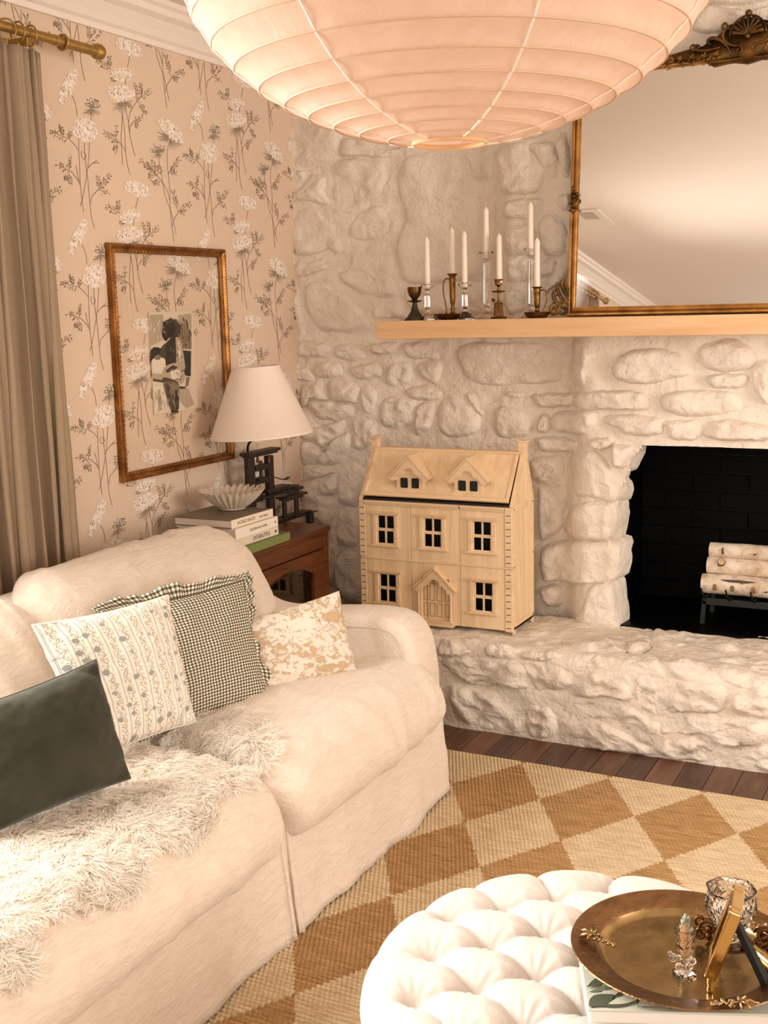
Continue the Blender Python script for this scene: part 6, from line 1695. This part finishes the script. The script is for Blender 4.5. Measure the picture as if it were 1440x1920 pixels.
# ------------------------------------------------------------------ grate and birch logs in the firebox
g_ = lambda x, y: (1270+x/8.47, 1000+y/8.47)
GYF = 4.43; FZ = .335
P = at_y(*g_(400, 1050), GYF); GX0 = P.x; GZ = at_y(*g_(800, 1100), GYF).z
grate = thing('fire_grate', 'black iron log grate inside the dark firebox', 'fire grate', (GX0+.25, GYF+.1, FZ))
GX1 = GX0+.62
MB().box2((GX0-.0, GYF-.006, GZ-.014), (GX1, GYF+.006, GZ+.012)).build('front_bar', M['ironframe'], grate, bevel=.002)
MB().box2((GX0, GYF+.18, GZ-.012), (GX1, GYF+.19, GZ+.008)).build('rear_bar', M['ironframe'], grate, bevel=.002)
for x in (GX0+.0, GX1-.012):
    for y in (GYF-.006, GYF+.178):
        mb = MB(); P_ = [(x, y, GZ), (x+.014, y, GZ)]
        mb.add([(x, y, GZ), (x+.014, y, GZ), (x+.010, y, FZ), (x-.008, y, FZ), (x, y+.012, GZ), (x+.014, y+.012, GZ), (x+.010, y+.012, FZ), (x-.008, y+.012, FZ)], [(0, 1, 2, 3), (7, 6, 5, 4), (0, 4, 5, 1), (1, 5, 6, 2), (2, 6, 7, 3), (3, 7, 4, 0)]); mb.build('leg', M['ironframe'], grate)
for k in range(7):
    x = GX0+.012+k*.0905
    pts = [(x-.012, GYF-.030, GZ+.055), (x-.006, GYF-.020, GZ+.022), (x, GYF-.004, GZ+.012), (x, GYF+.08, GZ+.012), (x, GYF+.18, GZ+.014), (x, GYF+.20, GZ+.07)]
    MB().tube(pts, [.003, .006, .006, .005, .006, .003], 6).build('prong', M['iron'], grate, smooth=True)
def log(label, x0, yc, zc, r, L, seed, knot=None, strip=None):
    t = thing('birch_log', label, 'log', (x0+L/2, yc, zc), group='white birch logs in the grate')
    mb = MB(); n = 30; rings = 26; P = []
    for i in range(rings+1):
        for k in range(n):
            a = 2*PI*k/n; rr_ = r*(1+.05*fbm((i*.25, math.cos(a)*1.2, seed+math.sin(a)))+.02*fbm((i*.8, math.cos(a)*4, seed)))
            if i in (0, rings): rr_ *= .97
            P.append((-L/2+L*i/rings, rr_*math.cos(a), rr_*math.sin(a)))
    F = [(i*n+k, i*n+(k+1) % n, (i+1)*n+(k+1) % n, (i+1)*n+k) for i in range(rings) for k in range(n)]
    mb.add(P, F); mb.build('bark', M['birch'], t, local=True, smooth=True)
    for sx in (-1, 1):
        mb = MB(); mb.add([(sx*(L/2-.0005), r*.955*math.cos(2*PI*k/n), r*.955*math.sin(2*PI*k/n)) for k in range(n)], [tuple(range(n))]); mb.build('cut_end', M['birchend'], t, local=True)
    return t
s1 = lambda x, y, Y: at_y(*g_(x, y), Y)
yA, yB, yC = GYF+.052, GYF+.075, GYF+.085
pA = s1(372, 880, yA-.03); pB = s1(458, 590, yB-.03); pC = s1(495, 330, yC-.03)
rA = .0385; rB = .033; rC = .029
l1_ = log('lowest birch log with brown knots behind the grate prongs', pA.x, yA, GZ+.018+rA, rA, .58, 1)
zB = GZ+.018+2*rA+rB-.004; l2_ = log('middle birch log with a pale sawn branch stub', pB.x, yB, zB, rB, .56, 2)
zC2 = zB+rB+rC-.003; l3_ = log('top birch log with one dark bark eye', pC.x, yC, zC2, rC, .55, 3)
# marks
def patch(t, x, a, lx, lz_, r, mat, nm, eye=False, lift=.0012, n=18):
    def q(u, v): aa = a+v/r; rr_ = r*1.02+lift; return Vector((x+u, -rr_*math.cos(aa), rr_*math.sin(aa)))
    P = [q(0, 0)]
    for k in range(n):
        th = 2*PI*k/n; s_ = 1 if not eye else (.55+.45*abs(math.sin(th))**1.5)
        P.append(q(lx*math.cos(th)*s_*(1+.15*math.sin(3*th+x*40)), lz_*math.sin(th)*(1+.1*math.sin(5*th))))
    MB().add(P, [(0, 1+k, 1+(k+1) % n) for k in range(n)]).build(nm, mat, t, local=True, recalc=False)
cen = lambda px, py, t, Y: at_y(*g_(px, py), Y).x-t.location.x
patch(l3_, cen(720, 320, l3_, yC-rC), .1, .0065, .013, rC, M['knot'], 'bark_eye', True)
patch(l1_, cen(950, 820, l1_, yA-rA), .62, .062, .006, rA, M['knot'], 'peeled_strip')
for px in (590, 870, 1200): patch(l1_, cen(px, 960, l1_, yA-rA), -.15, .013, .013, rA, simple('brown_knot', '8C6848', .85, var=.3, vscale=60), 'branch_scar', True)
xk = cen(700, 520, l2_, yB-rB)
st = MB().tube([(xk-.004, -.018, .012), (xk, -rB-.006, rB*.55+.006)], [.014, .0145], 18).build('branch_stub', M['knot'], l2_, local=True, autosmooth=40)
MB().lathe([(.0125, 0), (.0125, .0012)], (0, 0, 0), 20).build('sawn_face', M['birchend'], l2_, local=True)
sf = l2_.children[-1]; sf.location = (xk, -rB-.0062, rB*.55+.0062); sf.rotation_euler = (Vector((.004, -rB+.012, rB*.55-.006)).to_track_quat('Z', 'Y')).to_euler()

# ------------------------------------------------------------------ books and tray on the ottoman
OT = OZ+.004
TC = Vector((-.386, 1.819)); TR = .186; TZ = .482
def big_book(label, corner_px, z0, th, w, d, rot, cov, art=False):
    c = at_z(*corner_px, z0+th); t = thing('large_book', label, 'book', (c.x, c.y, z0), (0, 0, rot))
    cm = simple('cover_'+cov, cov, .45)
    MB().box2((.004, .004, .004), (w-.004, d-.004, th-.004)).build('pages', M['paper'] if not art else simple('white_pages', 'EDE4DC', .8), t, local=True)
    MB().box2((0, 0, 0), (w, d, .004)).build('back_cover', cm, t, local=True, bevel=.001); fc = MB().box2((0, 0, th-.004), (w, d, th)).build('front_cover', cm, t, local=True, bevel=.001)
    MB().box2((w-.004, 0, 0), (w, d, th)).build('spine', cm, t, local=True, bevel=.001)
    if art:
        rn = random.Random(2); G = [simple('leaf_green_%d' % i, c_, .6) for i, c_ in enumerate(('6E7561', '8C9480', '4F5645', 'C9C7B4'))]
        for i in range(44):
            x, y, a = rn.uniform(.0, w*.45), rn.uniform(.0, d*.5), rn.uniform(.2, 1.4); L = rn.uniform(.05, .10); wd_ = rn.uniform(.008, .02)
            poly = []
            for k in range(9):
                s_ = k/8; poly.append((s_*L, wd_*math.sin(PI*s_)))
            for k in range(1, 8):
                s_ = 1-k/8; poly.append((s_*L, -wd_*math.sin(PI*s_)*.8))
            pts = [(x+p*math.cos(a)-q*math.sin(a), y+p*math.sin(a)+q*math.cos(a)) for p, q in poly]
            pts = [(min(max(p, .002), w-.006), min(max(q, .002), d-.002), th+.0002+.00006*i) for p, q in pts]
            MB().add(pts, [tuple(range(len(pts)))]).build('printed_leaf', G[i % 4], fc, local=True, recalc=False)
    return t
big_book('dark book lying beneath the leaf printed book on the ottoman', (1150, 1925), OZ-.008, .022, .27, .22, R_(24), '2C2722')
big_book('white paged book with grey green leaf cover under the tray', (1103, 1893), OZ+.016, .028, .29, .25, R_(22), 'C9CABB', True)
tray = thing('tray', 'round bronze tray with hammered rim and grape leaf handles', 'tray', (TC.x, TC.y, TZ-.012))
tb = OZ+.0475
prof = [(.001, tb), (.128, tb), (.136, tb+.002), (.142, tb+.010), (.146, tb+.014), (TR-.004, tb+.020), (TR, tb+.022), (TR+.0015, tb+.0205), (TR-.002, tb+.018), (.146, tb+.012), (.140, tb+.004), (.130, tb-.001), (.001, tb-.001)]
MB().lathe(prof[:4], (TC.x, TC.y, 0), 96, close=False).build('well', M['tray'], tray, autosmooth=50)
MB().lathe(prof[3:], (TC.x, TC.y, 0), 96, close=False).build('rim', M['hammered'], tray, autosmooth=50)
TS = tb+.0006
def grapes(px, ang):
    P = at_z(*px, tb+.022); mb = MB(); Ro = Matrix.Rotation(ang, 3, 'Z'); rn = random.Random(int(px[0]))
    # vine leaf with five lobes
    for k in range(5):
        a = PI+(k-2)*.75; L = .026-.004*abs(k-2)
        mb.tube([Ro @ Vector((math.cos(a)*L*t, math.sin(a)*L*t, .002+.004*math.sin(PI*t)))+P for t in (0, .3, .6, .85, 1)], [.003, .006, .0065, .004, .001], 8, flat=.4)
    mb.tube([Ro @ Vector((x, .004*math.sin(x*200), .006))+P for x in (-.03, -.015, 0, .01)], .0018, 6)
    for i in range(34):
        t = rn.random(); w_ = .011*(1-t*.75)
        mb.sphere(Ro @ Vector((.006+.036*t, rn.uniform(-w_, w_), .001+rn.uniform(0, .006)*(1-t)))+P, .0031, 8, 5)
    mb.build('grape_leaf_handle', M['pewter'], tray, smooth=True)
grapes((1112, 1758), -.25); grapes((1385, 1885), PI+.35); grapes((1425, 1745), PI-.6)
# crystal match holder
mpz = at_z(1283, 1826, TS); mh = thing('match_holder', 'small crystal vase holding matches on the bronze tray', 'match holder', (mpz.x, mpz.y, TS))
MB().lathe([(.018, 0), (.019, .002), (.015, .005), (.006, .010), (.0055, .018)], n=20, scal=lambda a, z: 1+.05*math.cos(a*10)).build('foot', M['crystal'], mh, local=True, autosmooth=50)
gl_ = [(.006, .016), (.010, .026), (.0125, .034), (.0145, .055), (.0175, .080), (.0155, .080), (.0125, .056), (.0105, .038), (.006, .028), (.001, .026)]
MB().lathe(gl_, n=32, close=False, scal=lambda a, z: 1+(.05*math.cos(a*12) if z > .07 else .02*math.cos(a*12))).build('cup', M['cutglass'], mh, local=True, autosmooth=60)
mb = MB()
for (x, y, z, r) in ((-.016, -.010, .030, .007), (-.021, -.012, .037, .0045), (.010, -.012, .022, .0065), (.014, -.006, .029, .006), (-.006, -.015, .020, .006)): mb.sphere((x, y, z), r, 12, 8)
mb.build('bird_figure', M['crystal'], mh, local=True, smooth=True)
rn = random.Random(9); m0 = None
for i in range(30):
    a = rn.uniform(0, 2*PI); r = .0105*math.sqrt(rn.random()); hgt = .077+rn.uniform(0, .018)+(.012 if math.cos(a-2.6) > .5 else 0)
    t = thing('match', 'wooden match with a sage green head in the crystal holder', 'match', (mh.location.x+r*math.cos(a)*.6, mh.location.y+r*math.sin(a)*.6, TS+.028+.001), group='matches in the crystal holder')
    if m0 is None:
        MB().box((0, 0, .5), (.0021, .0021, 1)).build('stick', M['match'], t, local=True)
        MB().sphere((0, 0, 0), .0027, 8, 6, (1, 1, 1.5)).build('head', M['matchhead'], t, local=True, smooth=True); m0 = t
    else:
        for ch in m0.children: c = ch.copy(); col.objects.link(c); c.parent = t
    L = hgt-.029
    for ch in t.children:
        if ch.name.startswith('stick'): ch.scale = (1, 1, L)
        else: ch.location = (0, 0, L+.001)
    t.rotation_euler = (-math.sin(a)*r*9, math.cos(a)*r*9, a)
# crystal votive
vp = at_z(1368, 1772, TS); vo_ = thing('votive_glass', 'cut crystal tulip shaped votive glass at the right of the tray', 'votive glass', (vp.x, vp.y, TS))
MB().lathe([(.022, 0), (.023, .003), (.012, .008), (.009, .016), (.012, .022)], n=24, scal=lambda a, z: 1+.03*math.cos(8*a)).build('foot', M['crystal'], vo_, local=True, autosmooth=50)
pv = [(.010, .020), (.022, .030), (.033, .044), (.040, .062), (.041, .080), (.037, .096), (.040, .104), (.0365, .103), (.034, .095), (.0375, .080), (.036, .062), (.029, .047), (.018, .036), (.001, .033)]
MB().lathe(pv, n=64, close=False, scal=lambda a, z: 1+(.035*math.cos(a*6)*max(0, (z-.085)/.02) if z > .085 else 0)).build('bowl', M['cutglass'], vo_, local=True, autosmooth=60)
mb = MB()
for k in range(6):
    for j in range(7):
        a = k*PI/3+.3+(j-3)*.055; 
        rz = lambda z: .0355+.0058*min(1, max(0, (z-.05)/.018))-.0035*max(0, (z-.082)/.012)
        mb.tube([(rz(z)*math.cos(a0), rz(z)*math.sin(a0), z) for a0, z in [(k*PI/3+.3+(j-3)*.10*t, .050+(.088-.050-.004*abs(j-3))*t) for t in (.1, .4, .7, 1)]], .0011, 5)
mb.build('fan_cuts', M['crystal'], vo_, local=True, smooth=True)
cc = thing('votive_candle', 'pale wax candle inside the cut crystal votive glass', 'candle', (vp.x, vp.y, TS+.036))
MB().lathe([(.016, .0), (.021, .012), (.026, .03), (.025, .034), (.002, .033)], n=24).build('wax', M['candle'], cc, local=True, autosmooth=50)
MB().tube([(0, 0, .033), (.001, 0, .042)], .0009, 6).build('wick', M['black'], cc, local=True)
# small standing gold frame seen edge on
fb_ = at_z(1330, 1862, TS); fdep = Vector((fb_.x, fb_.y, 0)).normalized(); fdep = (Matrix.Rotation(R_(-4), 3, 'Z') @ fdep); fdir = Vector((fdep.y, -fdep.x, 0))
sfm = thing('standing_frame', 'small polished gold easel frame seen edge on across the tray', 'picture frame', (fb_.x, fb_.y, TS))
lean_ = R_(17); fu = (Vector((0, 0, math.cos(lean_)))+fdir*math.sin(lean_)); fn_ = fu.cross(fdep); B0 = fb_+Vector((0, 0, .022))
def slab(nm, o_, w0, w1, h0, h1, t0, t1, mat, bv=.003):
    mb = MB(); P = [o_+fdep*w+fu*h_+fn_*t for t in (t0, t1) for (w, h_) in ((w0, h0), (w1, h0), (w1, h1), (w0, h1))]
    return mb.add(P, [(3, 2, 1, 0), (4, 5, 6, 7), (0, 1, 5, 4), (1, 2, 6, 5), (2, 3, 7, 6), (3, 0, 4, 7)]).build(nm, mat, sfm, bevel=bv, bseg=3)
for (a, b2, c, d) in ((0, .016, 0, .125), (.074, .09, 0, .125), (.016, .074, 0, .016), (.016, .074, .109, .125)): slab('frame_bar', B0, a, b2, c, d, -.010, .010, M['gold'])
slab('backing_board', B0, .010, .080, .010, .115, -.004, .001, M['black'], .0005)
slab('picture_glass', B0, .014, .076, .014, .111, .002, .003, M['pane'], .0002)
for w_ in (.006, .084): MB().lathe([(.005, 0), (.006, .004), (.004, .010), (.006, .016), (.005, .024)], fb_+fdep*w_, 12).build('foot', M['gold'], sfm, autosmooth=50)
e0 = B0+fdep*.045+fu*.085+fdir*.004; e1 = Vector((e0.x, e0.y, TS+.001))+fdir*.052
mb = MB(); 
P = [p+fdep*w_+fdir*s_ for p, hw_ in ((e0, .010), (e1, .019)) for w_ in (-hw_, hw_) for s_ in (0, .010)]
mb.add(P, [(0, 1, 3, 2), (4, 6, 7, 5), (0, 4, 5, 1), (2, 3, 7, 6), (0, 2, 6, 4), (1, 5, 7, 3)]); mb.build('easel_leg', M['black'], sfm)
# ornate bronze stand and brass snuffer behind it
op = at_z(1380, 1778, TS); orn = thing('ornate_stand', 'ornate dark bronze scrollwork stand behind the crystal votive', 'stand', (op.x, op.y, TS))
for sx in (-1, 1):
    mb = MB(); o_ = Vector((op.x, op.y, TS))+fdir*(.045*sx)
    def S(c, r0, r1, a0, a1, n=26): return [o_+fdir*(c[0]+(r0+(r1-r0)*i/n)*math.cos(a0+(a1-a0)*i/n))*sx+Vector((0, 0, c[1]+(r0+(r1-r0)*i/n)*math.sin(a0+(a1-a0)*i/n))) for i in range(n+1)]
    mb.tube(S((.0, .030), .018, .004, -PI/2, 6), tap(26, .0045, .5), 7); mb.tube(S((.012, .016), .013, .003, PI, -4), tap(26, .004, .5), 7)
    mb.tube(S((-.008, .014), .011, .003, 0, 6), tap(26, .0038, .5), 7); mb.tube(S((.014, .040), .010, .003, -PI/2, 5), tap(26, .0035, .5), 7)
    for k in range(3): mb.sphere(o_+Vector((0, 0, .004+.012*k)), .006, 8, 6)
    mb.build('scroll', M['brassdark'], orn, smooth=True)
MB().box((op.x, op.y, TS+.003), (.09, .012, .006), Matrix.Rotation(YAW, 3, 'Z')).build('crossbar', M['brassdark'], orn, bevel=.001)
sp = at_z(1437, 1800, TS+.012); sn = thing('candle_snuffer', 'polished brass cylinder lying at the right edge of the tray', 'candle snuffer', (sp.x, sp.y, TS+.012))
q0 = Vector((sp.x, sp.y, TS+.012)); d_ = (fdir*.5-fdep*.6).normalized()
MB().tube([q0-d_*.03, q0+d_*.04], .0115, 20).build('barrel', M['gold'], sn, autosmooth=50)
MB().tube([q0+d_*.04, q0+d_*.10], .003, 10).build('handle', M['gold'], sn, autosmooth=50)
